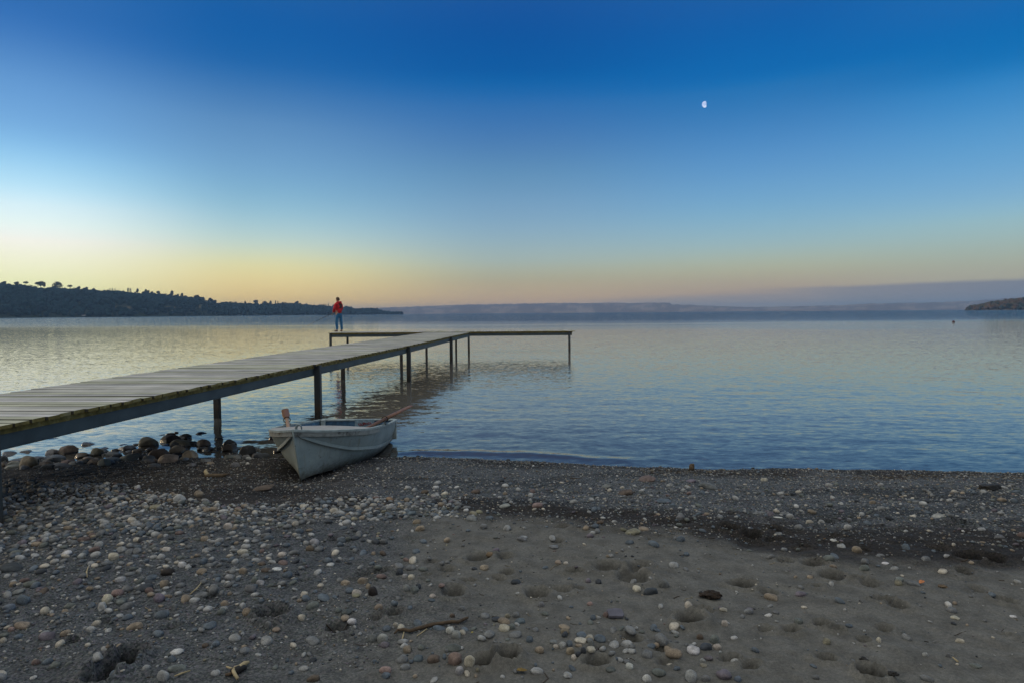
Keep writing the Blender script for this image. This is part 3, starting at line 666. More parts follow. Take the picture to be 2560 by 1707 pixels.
PA = [(1068,1555,84,84,'pale grey','pale tilted oval pebble at the bottom left',0),(145,1217,102,52,'tan','tan oval pebble near the left edge of the foreground',0),(75,1228,42,30,'salmon',None,0),(295,1118,72,52,'cream','cream round pebble right of the tan oval one',0),(702,1048,66,60,'cream','cream egg pebble in the left middle foreground',0),(790,908,70,40,'pale grey','pale grey oval pebble above the cream egg',0),(1062,1142,94,58,'blue grey','blue grey lumpy pebble left of the deep hole',0),(1140,1092,50,46,'grey',None,1),(945,967,108,50,'dark slate','dark blue slate pebble touching a maroon one',0),(975,977,62,40,'reddish','maroon pebble touching the dark blue slate one',0),(1040,1040,74,56,'mauve','purple grey pebble below the dark blue slate one',0),(1100,1012,60,26,'tan',None,0),(770,1000,80,55,'salmon',None,0),(1190,812,58,40,'white','bright white pebble in the left pebble field',0),(1085,705,62,28,'cream',None,0),(435,732,76,36,'white',None,0),(535,752,54,36,'pale grey',None,0),(735,762,88,52,'cream','cream angular pebble stacked over another at left',1),(1100,865,88,56,'dark brown','dark brown rough stone in the left pebble field',0),(1490,560,60,44,'cream','cream bell shaped pebble below the boat',0),(1015,432,72,34,'yellowish','yellowish pebble beside the dark strip of the pebble field',0),(1172,380,90,54,'pale grey','pale blue grey square pebble at the top of the pebble field',1),(1300,352,62,40,'tan',None,0),(60,1092,96,52,'blue grey','blue grey long pebble at the left edge of the foreground',0),(152,1055,92,62,'blue grey',None,0),(1970,1158,56,42,'cream','tan white pebble right of the deep hole',0),(2190,1208,42,46,'tan','round tan pebble in a small hollow right of the deep hole',0),(1805,1232,66,34,'tan',None,0),(1750,1212,52,54,'grey','grey cube shaped pebble inside the deep hole',1),(1470,1062,52,42,'tan',None,0),(1640,975,84,56,'grey','grey rough pebble above the deep hole',0),(1700,928,62,40,'pale grey',None,0),(1665,912,44,48,'green grey','dark green grey pebble next to grey ones above the deep hole',0),(2115,1032,88,38,'blue grey',None,0),(1615,1128,66,48,'tan',None,0),(2050,1568,92,46,'brown','brown flat pebble on the bottom edge left of centre',0),(1725,312,142,42,'brown','broad flat brown stone half buried before the bow',0),(1075,940,60,50,'tan',None,0),(90,935,50,36,'tan',None,0),(70,840,150,60,'dark slate','dark slate ridge stone at the left edge',0),(1395,990,70,60,'grey',None,0),(1590,855,60,44,'tan',None,0),(1500,890,62,40,'pale grey',None,0),(1810,830,66,20,'white',None,0),(2055,665,70,40,'pale grey',None,0),(2025,702,60,40,'brown',None,0),(1845,740,62,36,'cream',None,0),(1590,725,80,40,'cream',None,0),(2160,805,54,30,'white',None,0),(200,940,96,44,'green grey',None,0),(120,985,80,30,'grey',None,0)]
k = 0
for L_, ox in ((PB, 850), (PC, 1700), (PA, 0)):
    for cx, cy, w, h, c_, lab, ang in L_:
        px, py = fpx(cx, cy, ox)
        zone = 'right hand sand' if px > 1500 else ('centre sand' if px > 850 else 'left pebble field')
        g = GP if lab else f"{c_} pebbles of the {zone}"
        put_stone('pebble', SHAPES[(6 + k % 3) if ang else (k * 5) % 6], px, min(py, 1704), w * .355, h * .355, c_, lab or f"small {c_} pebble lying among others on the {zone}", g, 'pebble', .34)
        k += 1
N_MAN = k

# scattered stones: density follows the photograph
def density(px, py):
    dpy = py
    d1 = 0.0
    if px < 1150:
        e = np.interp(px, [0, 300, 560, 700, 900, 1150], [1172, 1190, 1255, 1255, 1228, 1235])   # upper edge of the belt
        f_ = np.interp(px, [0, 300, 560, 800, 1000, 1150], [1360, 1345, 1330, 1310, 1305, 1290])  # lower edge
        if e < py < f_: d1 = 1.0
        elif py >= f_:
            d1 = np.interp(py, [f_, f_ + 60, 1500, 1600, 1707], [.42, .34, .24, .12, .08]) * np.interp(px, [0, 600, 850, 1150], [1, 1, .55, .12])
    if px >= 1000 and py > 1180:
        d2 = .025 + (.1 if py > 1560 and px < 1750 else 0) + (.05 if 1190 < py < 1290 else 0)
        d1 = max(d1, d2)
    return d1
cols = ['grey', 'pale grey', 'blue grey', 'green grey', 'tan', 'cream', 'dark slate', 'mauve', 'reddish', 'brown', 'yellowish', 'white']
wts = np.array([.24, .22, .2, .1, .07, .06, .05, .03, .008, .01, .01, .02]); wts /= wts.sum()
cand = []
T_ = np.array(taken)
cells = {}
def free(x, y, r_):
    i, j = int(math.floor(x / .15)), int(math.floor(y / .15))
    for a_ in (-1, 0, 1):
        for b2 in (-1, 0, 1):
            for (qx, qy, qr) in cells.get((i + a_, j + b2), ()):
                if math.hypot((x - qx), (y - qy)) < (r_ + qr) * .8: return False
    return True
def occupy(x, y, r_): cells.setdefault((int(math.floor(x / .15)), int(math.floor(y / .15))), []).append((x, y, r_))
for t in taken: occupy(*t)
for (qx, qy) in [(-2.36 + dx, 7.2 + dy) for dx in np.arange(-.5, .55, .12) for dy in np.arange(0, 1.6, .12)]: occupy(qx, qy, .09)
while len(cand) < 4200:
    x = rng.uniform(-8.2, 7.5); y = rng.uniform(2.4, 8.4)
    z = .25; pp = proj((x, y, z))
    if not (-60 < pp[0] < 2620 and 1150 < pp[1] < 1740): continue
    if rng.random() > density(pp[0], pp[1]): continue
    big = rng.random()
    r_ = float(np.clip(rng.lognormal(math.log(.0155), .52), .006, .031))
    if not free(x, y, r_): continue
    occupy(x, y, r_); cand.append((x, y, r_, cols[rng.choice(len(cols), p=wts)], pp))
cand.sort(key=lambda t: -t[2] / t[4][2])
room = 296 - N_MAN
def place_rand(o_or_none, x, y, r_): pass
for x, y, r_, c_, pp in cand[:room]:
    k += 1
    o = bpy.data.objects.new('pebble', SHAPES[(k * 5) % 6 if _sr.random() < .8 else 6 + k % 3]); COL.objects.link(o)
    hz = r_ * _sr.uniform(.5, .8)
    o.scale = (r_ * _sr.uniform(1, 1.35), r_ * _sr.uniform(.8, 1), hz)
    gz = float(ground_z(np.array([x]), np.array([y]))[0])
    o.location = (x, y, gz + hz * .3); o.rotation_euler = (_sr.uniform(-.2, .2), _sr.uniform(-.25, .25), _sr.uniform(0, 6.28))
    q = _sr.uniform(.85, 1.15); o.color = tuple(v * q for v in PAL[c_]) + (1,)
    zone = 'right hand sand' if pp[0] > 1500 else ('centre sand' if pp[0] > 850 else 'left pebble field')
    tag(o, f"small {c_} pebble lying among others on the {zone}", 'pebble', f"{c_} pebbles of the {zone}")
# the rest of the pebbles and the fine gravel: one mass
VV = []; FF = []; CC = []; off = 0
SM2 = [stone_shape(2, 500 + q, .16, 0 if q < 5 else 3) for q in range(8)]
SM1 = [stone_shape(1, 600 + q, .2, 0) for q in range(6)]
def add_small(sh, x, y, r_, col, hz=None, sink=.45):
    global off
    V, Fa = sh
    a_ = rng.uniform(0, 6.28); ca, sa = math.cos(a_), math.sin(a_)
    S = np.array([r_ * rng.uniform(1, 1.35), r_ * rng.uniform(.75, 1), hz or r_ * rng.uniform(.5, .85)])
    W = V * S; tl = rng.normal(0, .15); W[:, 2] += W[:, 0] * tl
    W = np.stack([W[:, 0] * ca - W[:, 1] * sa, W[:, 0] * sa + W[:, 1] * ca, W[:, 2]], 1)
    return W, Fa, S[2]
gl_ = []
for x, y, r_, c_, pp in cand[room:]:
    gl_.append((SM2[rng.integers(8)], x, y, r_, np.array(PAL[c_]) * rng.uniform(.85, 1.15)))
# gravel grains
ng = 0
while ng < 42000:
    x = rng.uniform(-8.5, 8.5); y = rng.uniform(2.2, 8.5)
    dd = float(np.interp(x, SX, SY)) - y
    if dd < .1: continue
    pp = proj((x, y, .2))
    if not (-40 < pp[0] < 2600 and pp[1] < 1725): continue
    if x > -1.6: p_ = .9 if dd < 2.6 else (.5 if dd < 3.3 else .07)
    else: p_ = .55 if dd < 3.4 else .3
    if pp[0] < 950 and pp[1] > 1530: p_ = .55
    if rng.random() > p_: continue
    r_ = float(np.clip(rng.lognormal(math.log(.0046), .5), .002, .018))
    c_ = np.array(PAL[cols[rng.choice(len(cols), p=wts)]]) * rng.uniform(.7, 1.15)
    gl_.append((SM1[rng.integers(6)], x, y, r_, c_)); ng += 1
gz = ground_z(np.array([g[1] for g in gl_]), np.array([g[2] for g in gl_]))
for (sh, x, y, r_, c_), z in zip(gl_, gz):
    W, Fa, h_ = add_small(sh, x, y, r_, c_)
    VV.append(W + np.array([x, y, z + h_ * .45])); FF.append(Fa + off); CC.append(np.tile(c_, (len(W), 1))); off += len(W)
me = np_mesh('gravel', np.concatenate(VV), np.concatenate(FF), np.concatenate(CC))
tag(link_mesh('gravel', me, None, [MAT['gravel']], True), 'loose grey gravel and small pebbles strewn over the dark beach', 'gravel', None, 'stuff')
VV = []; FF = []; CC = []; off = 0
def bit(x, y, L_, r_, a_, c_):
    global off
    n = 5; V_ = []
    dx, dy = math.cos(a_), math.sin(a_); bend = rng.normal(0, .12) * L_
    for i, t in enumerate((-.5, 0, .5)):
        cx_, cy_ = x + dx * L_ * t - dy * bend * (1 - 4 * t * t), y + dy * L_ * t + dx * bend * (1 - 4 * t * t)
        for q in range(4):
            th = q * math.pi / 2; V_.append((cx_ - dy * math.cos(th) * r_, cy_ + dx * math.cos(th) * r_, math.sin(th) * r_ + r_ * .6))
    V_ = np.array(V_); V_[:, 2] += ground_z(V_[:, 0], V_[:, 1])
    F_ = np.array([(i * 4 + q, i * 4 + (q + 1) % 4, i * 4 + 4 + (q + 1) % 4, i * 4 + 4 + q) for i in range(2) for q in range(4)])
    VV.append(V_); FF.append(F_ + off); CC.append(np.tile(c_, (len(V_), 1))); off += len(V_)
nb = 0
while nb < 1500:
    if nb < 1000:
        x = rng.uniform(1.5, 7.2); dd = .62 + .12 * math.sin(x * 2.1) + rng.normal(0, .10); y = float(np.interp(x, SX, SY)) - dd
        if rng.random() > .35 + .65 * (fbm(np.array([x * 1.7]), np.array([2.2]), 151, 3)[0] > -.1): continue
    else:
        x = rng.uniform(-6, 6); y = rng.uniform(2.5, 7.5)
    a_ = rng.normal(0, .7); br = rng.uniform(.5, 1.3)
    c_ = np.array((.05, .035, .022) if rng.random() < .72 else (.24, .2, .13)) * br
    bit(x, y, float(np.clip(rng.lognormal(math.log(.035), .5), .012, .12)), rng.uniform(.0012, .0035), a_, c_); nb += 1
me = np_mesh('drift_litter', np.concatenate(VV), np.concatenate(FF), np.concatenate(CC))
tag(link_mesh('drift_litter', me, None, [MAT['gravel']], False), 'line of brown twig bits and dry litter left along the waterline', 'litter', None, 'stuff')
del VV, FF, CC
# ------------------------------------------------------------------ pier
DZ = 1.05
pd = Vector((.068, .9977, 0)).normalized(); pn = Vector((pd.y, -pd.x, 0))      # along, and to the right
def sn(P): return (P.dot(pd), P.dot(pn))
Lp = [sn(at_z(x, y, DZ)) for x, y in ((10, 981), (760, 875.3), (1000, 840.3), (1060, 831.2))]
Rp = [sn(at_z(x, y, DZ)) for x, y in ((0, 1063), (239, 1017.6), (1000, 868.4), (1175, 830.7))]
fl = np.polyfit([p[0] for p in Lp], [p[1] for p in Lp], 1)
def nl(s): return float(np.polyval(fl, s))
def nr(s): return float(np.interp(s, [1] + [p[0] for p in Rp], [Rp[0][1] - .03] + [p[1] for p in Rp]))
TL = at_z(820.2, 832.4, DZ); TR = at_z(1435.4, 827.3, DZ)
td = (TR - TL); tlen = td.length; td.normalize(); tb = Vector((-td.y, td.x, 0))     # along the crosshead, and away from the camera
s_end = min(Lp[-1][0], Rp[-1][0]) + .1
def W(s, n, z): v = pd * s + pn * n; return Vector((v.x, v.y, z))
def frame(org, ux, uy): 
    uz = Vector((0, 0, 1)); return Matrix(((ux.x, uy.x, uz.x, org.x), (ux.y, uy.y, uz.y, org.y), (ux.z, uy.z, uz.z, org.z), (0, 0, 0, 1)))
pier_loc = W(14, -5.2, 0)
pier = empty('pier', pier_loc); tag(pier, 'long grey plank pier on dark steel posts with a T shaped end over the lake', 'pier')
INV = Matrix.Translation(-pier_loc)
pr = random.Random(3)
def plank_col():
    g = pr.uniform(.8, 1.15); t = pr.random()
    base = (.48, .455, .38) if t < .55 else ((.43, .42, .29) if t < .8 else (.49, .465, .425))
    return tuple(x * g for x in base)
mbk = MB(); s = 1.5; 
while s < s_end:
    w = .143 + pr.uniform(-.006, .004)
    a = nl(s) + pr.uniform(-.018, .018); b_ = nr(s) + pr.uniform(-.022, .022)
    m_ = frame(W(s, (a + b_) / 2, DZ - .015), pn, pd) @ Matrix.Rotation(pr.uniform(-.004, .004), 4, 'Z') @ Matrix.Rotation(pr.uniform(-.003, .003), 4, 'Y')
    mbk.box(-(b_ - a) / 2, (b_ - a) / 2, -w / 2, w / 2, -.015, .015 + pr.uniform(-.002, .003), INV @ m_, 0, plank_col(), 1, 2)
    s += .1605 + pr.uniform(-.003, .003)
mbk.build('deck', [MAT['plank'], MAT['moss'], MAT['gap']], pier)
mbk = MB(); TD = 2.3; q = 0.08
while q < tlen:
    w = .136 + pr.uniform(-.004, .004)
    m_ = frame(TL + td * q + tb * (TD / 2) + Vector((0, 0, -.0145)), tb, -td) @ Matrix.Rotation(pr.uniform(-.003, .003), 4, 'Z')
    e = pr.uniform(-.012, .012)
    mbk.box(-TD / 2 + e, TD / 2 + e, -w / 2, w / 2, -.015, .015 + pr.uniform(-.002, .002), INV @ m_, 0, plank_col(), 1, 2)
    q += .158
mbk.build('deck', [MAT['plank'], MAT['moss'], MAT['gap']], pier)
# bearers and beams along both sides of the walkway
segs = np.linspace(1.5, s_end - .05, 12)
for side in (0, 1):
    f = (lambda s_: nl(s_) + .10) if side == 0 else (lambda s_: nr(s_) - .10)
    bear = MB(); beam = MB()
    for i in range(len(segs) - 1):
        p0 = W(segs[i], f(segs[i]), 0); p1 = W(segs[i + 1], f(segs[i + 1]), 0)
        u = (p1 - p0); l_ = u.length; u.normalize(); w_ = Vector((u.y, -u.x, 0))
        m_ = INV @ frame(p0, w_, u)
        bear.box(-.04, .04, 0, l_ - .001, DZ - .085, DZ - .0335, m_)
        beam.box(-.03, .03, 0, l_ - .001, DZ - .205, DZ - .0875, m_)
        beam.box(-.045 if side else -.045, .045, 0, l_ - .001, DZ - .215, DZ - .2055, m_)
    bear.build('bearer', MAT['moss'], pier); beam.build('beam', MAT['steel'], pier)
for off_ in (.09, TD - .09):
    bear = MB(); beam = MB(); m_ = INV @ frame(TL + tb * off_ + Vector((0, 0, -DZ)), td, tb)
    bear.box(.12, tlen - .08, -.04, .04, DZ - .085, DZ - .0335, m_)
    beam.box(.10, tlen - .10, -.03, .03, DZ - .205, DZ - .0875, m_)
    beam.box(.10, tlen - .10, -.045, .045, DZ - .215, DZ - .2055, m_)
    bear.build('bearer', MAT['moss'], pier); beam.build('beam', MAT['steel'], pier)
# posts
def post_mesh(P, top, ang, w=.05):
    mb_ = MB(); z0 = min(float(base_z(np.array([P.x]), np.array([P.y]))[0]), 0) - .35
    c_, s_ = math.cos(ang), math.sin(ang)
    m_ = INV @ Matrix.Translation((P.x, P.y, 0)) @ Matrix.Rotation(ang + pr.uniform(-.06, .06), 4, 'Z') @ Matrix.Rotation(pr.uniform(-.006, .006), 4, 'Y')
    # I section: two flanges and a web
    mb_.box(-w, w, -w, -w + .012, z0, top, m_); mb_.box(-w, w, w - .012, w, z0, top, m_)
    mb_.box(-w + .001, w - .016, -w + .0125, w - .0125, z0, top - .003, m_)
    mb_.box(w - .0155, w - .001, -w + .0125, w - .0125, z0, top - .002, m_)
    return mb_.build('post', MAT['post'], pier)
pang = -math.atan2(pd.x, pd.y)
def solve(px, f):
    lo, hi = 3.5, 36
    for _ in range(50):
        m_ = (lo + hi) / 2
        if proj(W(m_, f(m_), .5))[0] < px: lo = m_
        else: hi = m_
    return m_
fr_ = lambda s_: nr(s_) - .02
fl_ = lambda s_: nl(s_) + .07
for i, px in enumerate((-24, 795, 1022, 1128)):
    s_ = solve(px, fr_); P = W(s_, fr_(s_), 0); post_mesh(P, DZ - .0325, pang, .055)
for px in (542, 857, 1003):
    s_ = solve(px, fl_); post_mesh(W(s_, fl_(s_), 0), DZ - .0325, pang, .05)
s_ = solve(-24, fr_); post_mesh(W(s_, fl_(s_), 0), DZ - .0325, pang, .05)
tang = math.atan2(td.y, td.x)
def T_at(q, o): P = TL + td * q + tb * o; return Vector((P.x, P.y, 0))
def tq(px, o):
    lo, hi = -1, tlen + 1
    for _ in range(50):
        m_ = (lo + hi) / 2
        if proj(T_at(m_, o) + Vector((0, 0, .5)))[0] < px: lo = m_
        else: hi = m_
    return m_
for px, o in ((826.5, .05), (1066, .05), (1172, .05), (1423.5, .05), (869, TD - .07), (1140, TD - .07)):
    post_mesh(T_at(tq(px, o), o), DZ - .0325, tang, .05)
cb = MB()
for s_ in np.arange(3.2, s_end - .3, 1.62):
    a, b_ = nl(s_) + .15, nr(s_) - .15
    cb.box(-(b_ - a) / 2, (b_ - a) / 2, -.03, .03, DZ - .15, DZ - .0345, INV @ frame(W(s_, (a + b_) / 2, 0), pn, pd))
cb.build('joist', MAT['moss'], pier)

# ------------------------------------------------------------------ rowing boat
m, nt, b = mat('chalky boat paint')
v = texco(nt); geo = nt.nodes.new('ShaderNodeNewGeometry')
n1 = noise(nt, 3.5, 6, .65, v); n2 = noise(nt, 22, 5, .7, v); n3 = noise(nt, 90, 3, .6, v)
vs = texco(nt, 'Object', (14, 14, 2.2)); n4 = noise(nt, 1.5, 5, .7, vs)
base = ramp(nt, [(.25, (.18, .235, .24)), (.5, (.25, .315, .315)), (.75, (.33, .39, .38))]); nt.links.new(n1.outputs[0], base.inputs[0])
c1 = mixc(nt, maprange(nt, n4.outputs[0], .5, .68, 0, .6), base.outputs[0], (.2, .215, .17))
sp = nt.nodes.new('ShaderNodeSeparateXYZ'); nt.links.new(geo.outputs['Position'], sp.inputs[0])
mud = math_n(nt, 'MULTIPLY', maprange(nt, math_n(nt, 'ADD', sp.outputs['Z'], math_n(nt, 'MULTIPLY', n2.outputs[0], -.3)), .10, -.09), .9)
c2 = mixc(nt, mud, c1, (.07, .065, .045))
c3 = mixc(nt, maprange(nt, n2.outputs[0], .62, .68, 0, .8), c2, (.1, .1, .085))
nt.links.new(c3, b.inputs['Base Color']); b.inputs['Roughness'].default_value = .55
bump(nt, b, math_n(nt, 'ADD', n2.outputs[0], n3.outputs[0]), .3, .006)
MAT['boat'] = m
MAT['boatrail'] = simple('worn pale rail paint', (.29, .345, .335), .6, .35, 14, 0, .4, .003)
m, nt, b = mat('worn foredeck paint')
v = texco(nt, 'Object', (3, 14, 6)); n1 = noise(nt, 2.2, 6, .7, v); v2 = texco(nt); n2 = noise(nt, 45, 3, .6, v2)
r = ramp(nt, [(.3, (.22, .17, .12)), (.42, (.29, .27, .23)), (.55, (.39, .38, .35)), (.75, (.46, .455, .43))]); nt.links.new(n1.outputs[0], r.inputs[0])
nt.links.new(r.outputs[0], b.inputs['Base Color']); b.inputs['Roughness'].default_value = .65; bump(nt, b, n2.outputs[0], .3, .003)
MAT['foredeck'] = m
m, nt, b = mat('scuffed rim')
v = texco(nt); n1 = noise(nt, 9, 5, .7, v); r = ramp(nt, [(.36, (.05, .05, .045)), (.5, (.22, .24, .225)), (.7, (.3, .32, .3))]); nt.links.new(n1.outputs[0], r.inputs[0])
nt.links.new(r.outputs[0], b.inputs['Base Color']); b.inputs['Roughness'].default_value = .65
MAT['rim'] = m
m, nt, b = mat('blue inside paint')
v = texco(nt); n1 = noise(nt, 11, 5, .7, v); r = ramp(nt, [(.3, (.02, .045, .075)), (.55, (.055, .13, .215)), (.68, (.09, .2, .27)), (.78, (.3, .36, .37))]); nt.links.new(n1.outputs[0], r.inputs[0])
nt.links.new(r.outputs[0], b.inputs['Base Color']); b.inputs['Roughness'].default_value = .6
MAT['boatblue'] = m
MAT['paleblue'] = simple('pale blue worn board', (.21, .29, .33), .65, .4, 30)
MAT['redink'] = simple('faded red paint', (.22, .035, .035), .7, .2)
MAT['iron'] = simple('rusted iron', (.05, .035, .03), .55, .4, 40, .4)
MAT['galv'] = simple('grey fitting', (.16, .2, .21), .5, .3, 20, .3)

T_ = np.linspace(0, 1, 61)
def cv(ts, vs): 
    y = np.interp(T_, ts, vs); k_ = np.array([1, 2, 3, 2, 1]) / 9.
    yp = np.concatenate([[y[0] - (y[1] - y[0]) * 2, y[0] - (y[1] - y[0])], y, [y[-1] + (y[-1] - y[-2]), y[-1] + 2 * (y[-1] - y[-2])]])
    for _ in range(2):
        y2 = np.convolve(yp, k_, 'valid'); y2[0] = y[0]; y2[-1] = y[-1]; yp[2:-2] = y2
    return yp[2:-2]
wg = cv([0, .05, .12, .2, .3, .45, .7, 1], [.005, .14, .32, .48, .61, .665, .655, .585])
zg = cv([0, .1, .3, .5, .75, 1], [.69, .63, .55, .50, .43, .375])
wc = cv([0, .05, .12, .2, .3, .45, .7, 1], [.005, .12, .27, .41, .535, .595, .585, .51])
zc = cv([0, .03, .1, .22, .45, .7, 1], [.64, .605, .48, .352, .248, .178, .135])
wb = cv([0, .12, .3, .5, .7, 1], [.004, .15, .36, .46, .49, .47])
zb = cv([0, .06, .12, .35, .7, 1], [.115, .13, .125, .085, .055, .055])
zk = cv([0, .2, .5, 1], [.105, .06, .02, -.005])
BO = Vector((-2.35, 8.38, -.03))
def bp_(t, x, z):
    """boat station t (0 bow .. 1 stern) to local coordinates; slight heel to port"""
    xc = -.055 - .075 * (z - .1) + .075 * t
    rake = .18 * (z - .1) * max(0, 1 - t * 2.2)
    return (xc + x, 7.19 + 2.5 * t - rake - 8.38, z)
boat = empty('rowing_boat', BO)
tag(boat, 'weathered pale grey green rowing boat beached bow first at the water edge', 'rowing boat')
NS = 5
def section(i, ins=0.0):
    g = (max(wg[i] - ins, .004), zg[i]); c_ = (max(wc[i] - ins, .004), zc[i] + ins * .5); b2 = (max(wb[i] - ins, .004), zb[i] + ins); k_ = (0.0, zk[i] + ins * 1.3)
    pts = []
    st_ = (max(c_[0] - .022 * min(1, i / 4), .004), c_[1] - .012)
    for (p, q_, n_, bul) in ((g, c_, NS, .012), (c_, st_, 1, 0), (st_, b2, NS, .026), (b2, k_, 3, .0)):
        for j in range(n_):
            u = j / n_; bb = bul * 4 * u * (1 - u) * min(1, i / 10)
            pts.append((p[0] + (q_[0] - p[0]) * u + bb, p[1] + (q_[1] - p[1]) * u))
    pts.append(k_); return pts
def shell(ins, name, m_, i0=0, i1=None, transom=True):
    i1 = i1 or len(T_); V = []; Fq = []; n_ = None
    for i in range(i0, i1):
        r_ = section(i, ins); ring = [(x, z) for x, z in r_] + [(-x, z) for x, z in reversed(r_[:-1])]
        n_ = len(ring); V += [bp_(T_[i], x, z) for x, z in ring]
    for i in range(i1 - i0 - 1):
        for j in range(n_ - 1):
            a = i * n_ + j; q_ = (a, a + 1, a + n_ + 1, a + n_)
            Fq.append(q_ if ins == 0 else q_[::-1])
    me = bpy.data.meshes.new(name); me.from_pydata(V, [], Fq)
    o = link_mesh(name, me, boat, [m_], True); me.set_sharp_from_angle(angle=R(28)); return o
hull = shell(0, 'hull', MAT['boat'])
inner = shell(.022, 'inner_lining', MAT['boatblue'], 14)
# transom: a board between the sides
mbt = MB(); r_ = section(60); ring = [bp_(1, x, z) for x, z in r_] + [bp_(1, -x, z) for x, z in reversed(r_[:-1])]
r2 = [(x, y - .035, z + .0) for x, y, z in ring]
n_ = len(ring); mbt.add(ring + r2, [tuple(range(n_)), tuple(reversed(range(n_, 2 * n_)))] + [(i, i + n_, (i + 1) % n_ + n_, (i + 1) % n_) for i in range(n_)])
tr_ = mbt.build('transom', MAT['boatblue'], boat)
mb_ = MB(); mb_.tube([Vector(bp_(0, 0, z_)) + Vector((0, -.004, 0)) for z_ in np.linspace(.07, .70, 8)], .011, 8); mb_.build('stem', MAT['boat'], boat, smooth=True)
# stations as rails
def rail(name, wf, zf, half_w, half_h, out_, m_, i0, i1, sides=(1, -1), rnd=False):
    for sd in sides:
        mb_ = MB(); pts = []
        for i in range(i0, i1): pts.append(Vector(bp_(T_[i], sd * (wf[i] + out_), zf[i])))
        base = 0; n_ = 8 if rnd else 4
        for i, p in enumerate(pts):
            a = pts[min(i + 1, len(pts) - 1)] - pts[max(i - 1, 0)]; a.normalize(); u = a.cross(Vector((0, 0, 1))).normalized(); w_ = u.cross(a)
            e = min(1, .5 + i / 3) if name == 'rub_rail' else 1
            for k_ in range(n_):
                t_ = 2 * math.pi * (k_ + .5) / n_; f_ = 1 if rnd else 1.414
                mb_.v.append(tuple(p + u * math.cos(t_) * half_w * f_ * e + w_ * math.sin(t_) * half_h * f_ * e)); mb_.c.append((1, 1, 1))
        for i in range(len(pts) - 1):
            for k_ in range(n_):
                mb_.f.append((i * n_ + k_, i * n_ + (k_ + 1) % n_, (i + 1) * n_ + (k_ + 1) % n_, (i + 1) * n_ + k_)); mb_.mi.append(0)
        mb_.f.append(tuple(range(n_))); mb_.mi.append(0); mb_.f.append(tuple((len(pts) - 1) * n_ + k_ for k_ in range(n_))); mb_.mi.append(0)
        o = mb_.build(name, m_, boat, smooth=rnd)
        if rnd: o.data.set_sharp_from_angle(angle=R(60))
rail('gunwale', wg, zg + .004, .022, .012, -.004, MAT['boatrail'], 0, 61)
rail('rub_rail', wc, zc, .011, .018, .004, MAT['boat'], 1, 61)
rail('lower_rail', wb, zb + .012, .006, .012, .004, MAT['boat'], 20, 61, rnd=True)
rail('rim_band', wg, zg - .034, .009, .026, .006, MAT['rim'], 0, 27)
# foredeck with a crown
V = []; Fq = []; IDX = list(range(0, 22)); NX = 14
for i in IDX:
    for j in range(NX + 1):
        u = j / NX * 2 - 1; V.append(bp_(T_[i], u * max(wg[i] - .004, .006), zg[i] + .016 + .030 * (1 - u * u) * (i / 21) ** .8))
for a in range(len(IDX) - 1):
    for j in range(NX): Fq.append((a * (NX + 1) + j, a * (NX + 1) + j + 1, (a + 1) * (NX + 1) + j + 1, (a + 1) * (NX + 1) + j))
n0 = len(V); last = (len(IDX) - 1) * (NX + 1)
for j in range(NX + 1): x, y, z = V[last + j]; V.append((x, y, z - .04))
for j in range(NX): Fq.append((last + j, last + j + 1, n0 + j + 1, n0 + j))
me = bpy.data.meshes.new('foredeck'); me.from_pydata(V, [], Fq); fd = link_mesh('foredeck', me, boat, [MAT['foredeck']], True); me.set_sharp_from_angle(angle=R(35))
# transom fittings
tx = bp_(1, 0, zg[60])
mb_ = MB(); mb_.box(-wg[60] + .02, wg[60] - .02, tx[1] - .05, tx[1] + .012, zg[60] - .004, zg[60] + .02, Matrix.Translation((tx[0], 0, 0))); mb_.build('transom_cap', MAT['boatrail'], boat, bevel=.005)
mb_ = MB(); mb_.box(-.14, .155, tx[1] - .062, tx[1] - .036, .12, zg[60] + .024, Matrix.Translation((tx[0] + .1, 0, 0))); pad = mb_.build('motor_pad', MAT['paleblue'], boat, bevel=.004)
mb_ = MB(); sr = random.Random(4)
x0 = tx[0] + .0; yy = tx[1] - .066
pts = [(x0 + .01 + .205 * u + .008 * math.sin(u * 60), yy, zg[60] - .055 + .014 * math.sin(u * 43) + .008 * math.sin(u * 97 + 1) + .02 * u) for u in np.linspace(0, 1, 90)]
mb_.tube(pts, .0035, 5)
mb_.tube([(x0 + .03, yy, zg[60] - .07), (x0 + .09, yy, zg[60] - .065), (x0 + .12, yy, zg[60] - .03), (x0 + .1, yy, zg[60] - .02), (x0 + .085, yy, zg[60] - .075)], .004, 5)
mb_.build('painted_scrawl', MAT['redink'], pad)
for sd in (-1, 1):
    mb_ = MB(); q_ = bp_(.985, sd * (wg[59] - .05), 0)
    mb_.box(-.03, .03, -.04, .02, .1, zg[60] + .02, Matrix.Translation((q_[0], q_[1] - .03, 0))); mb_.build('corner_knee', MAT['boatrail'], boat, bevel=.004)
# bow eye: an upright eye plate on the stem head
mb_ = MB(); c_ = bp_(.055, -.0, zg[3] + .05); 
pts = [Vector((c_[0] + .035 * math.cos(a) + .015, c_[1] - .01 * math.cos(a), c_[2] + .045 * math.sin(a) - .02)) for a in np.linspace(-.3, math.pi + .3, 14)]
mb_.tube(pts, [.016 - .008 * i / 13 for i in range(14)][::-1], 8); mb_.build('bow_eye', MAT['galv'], boat, smooth=True)
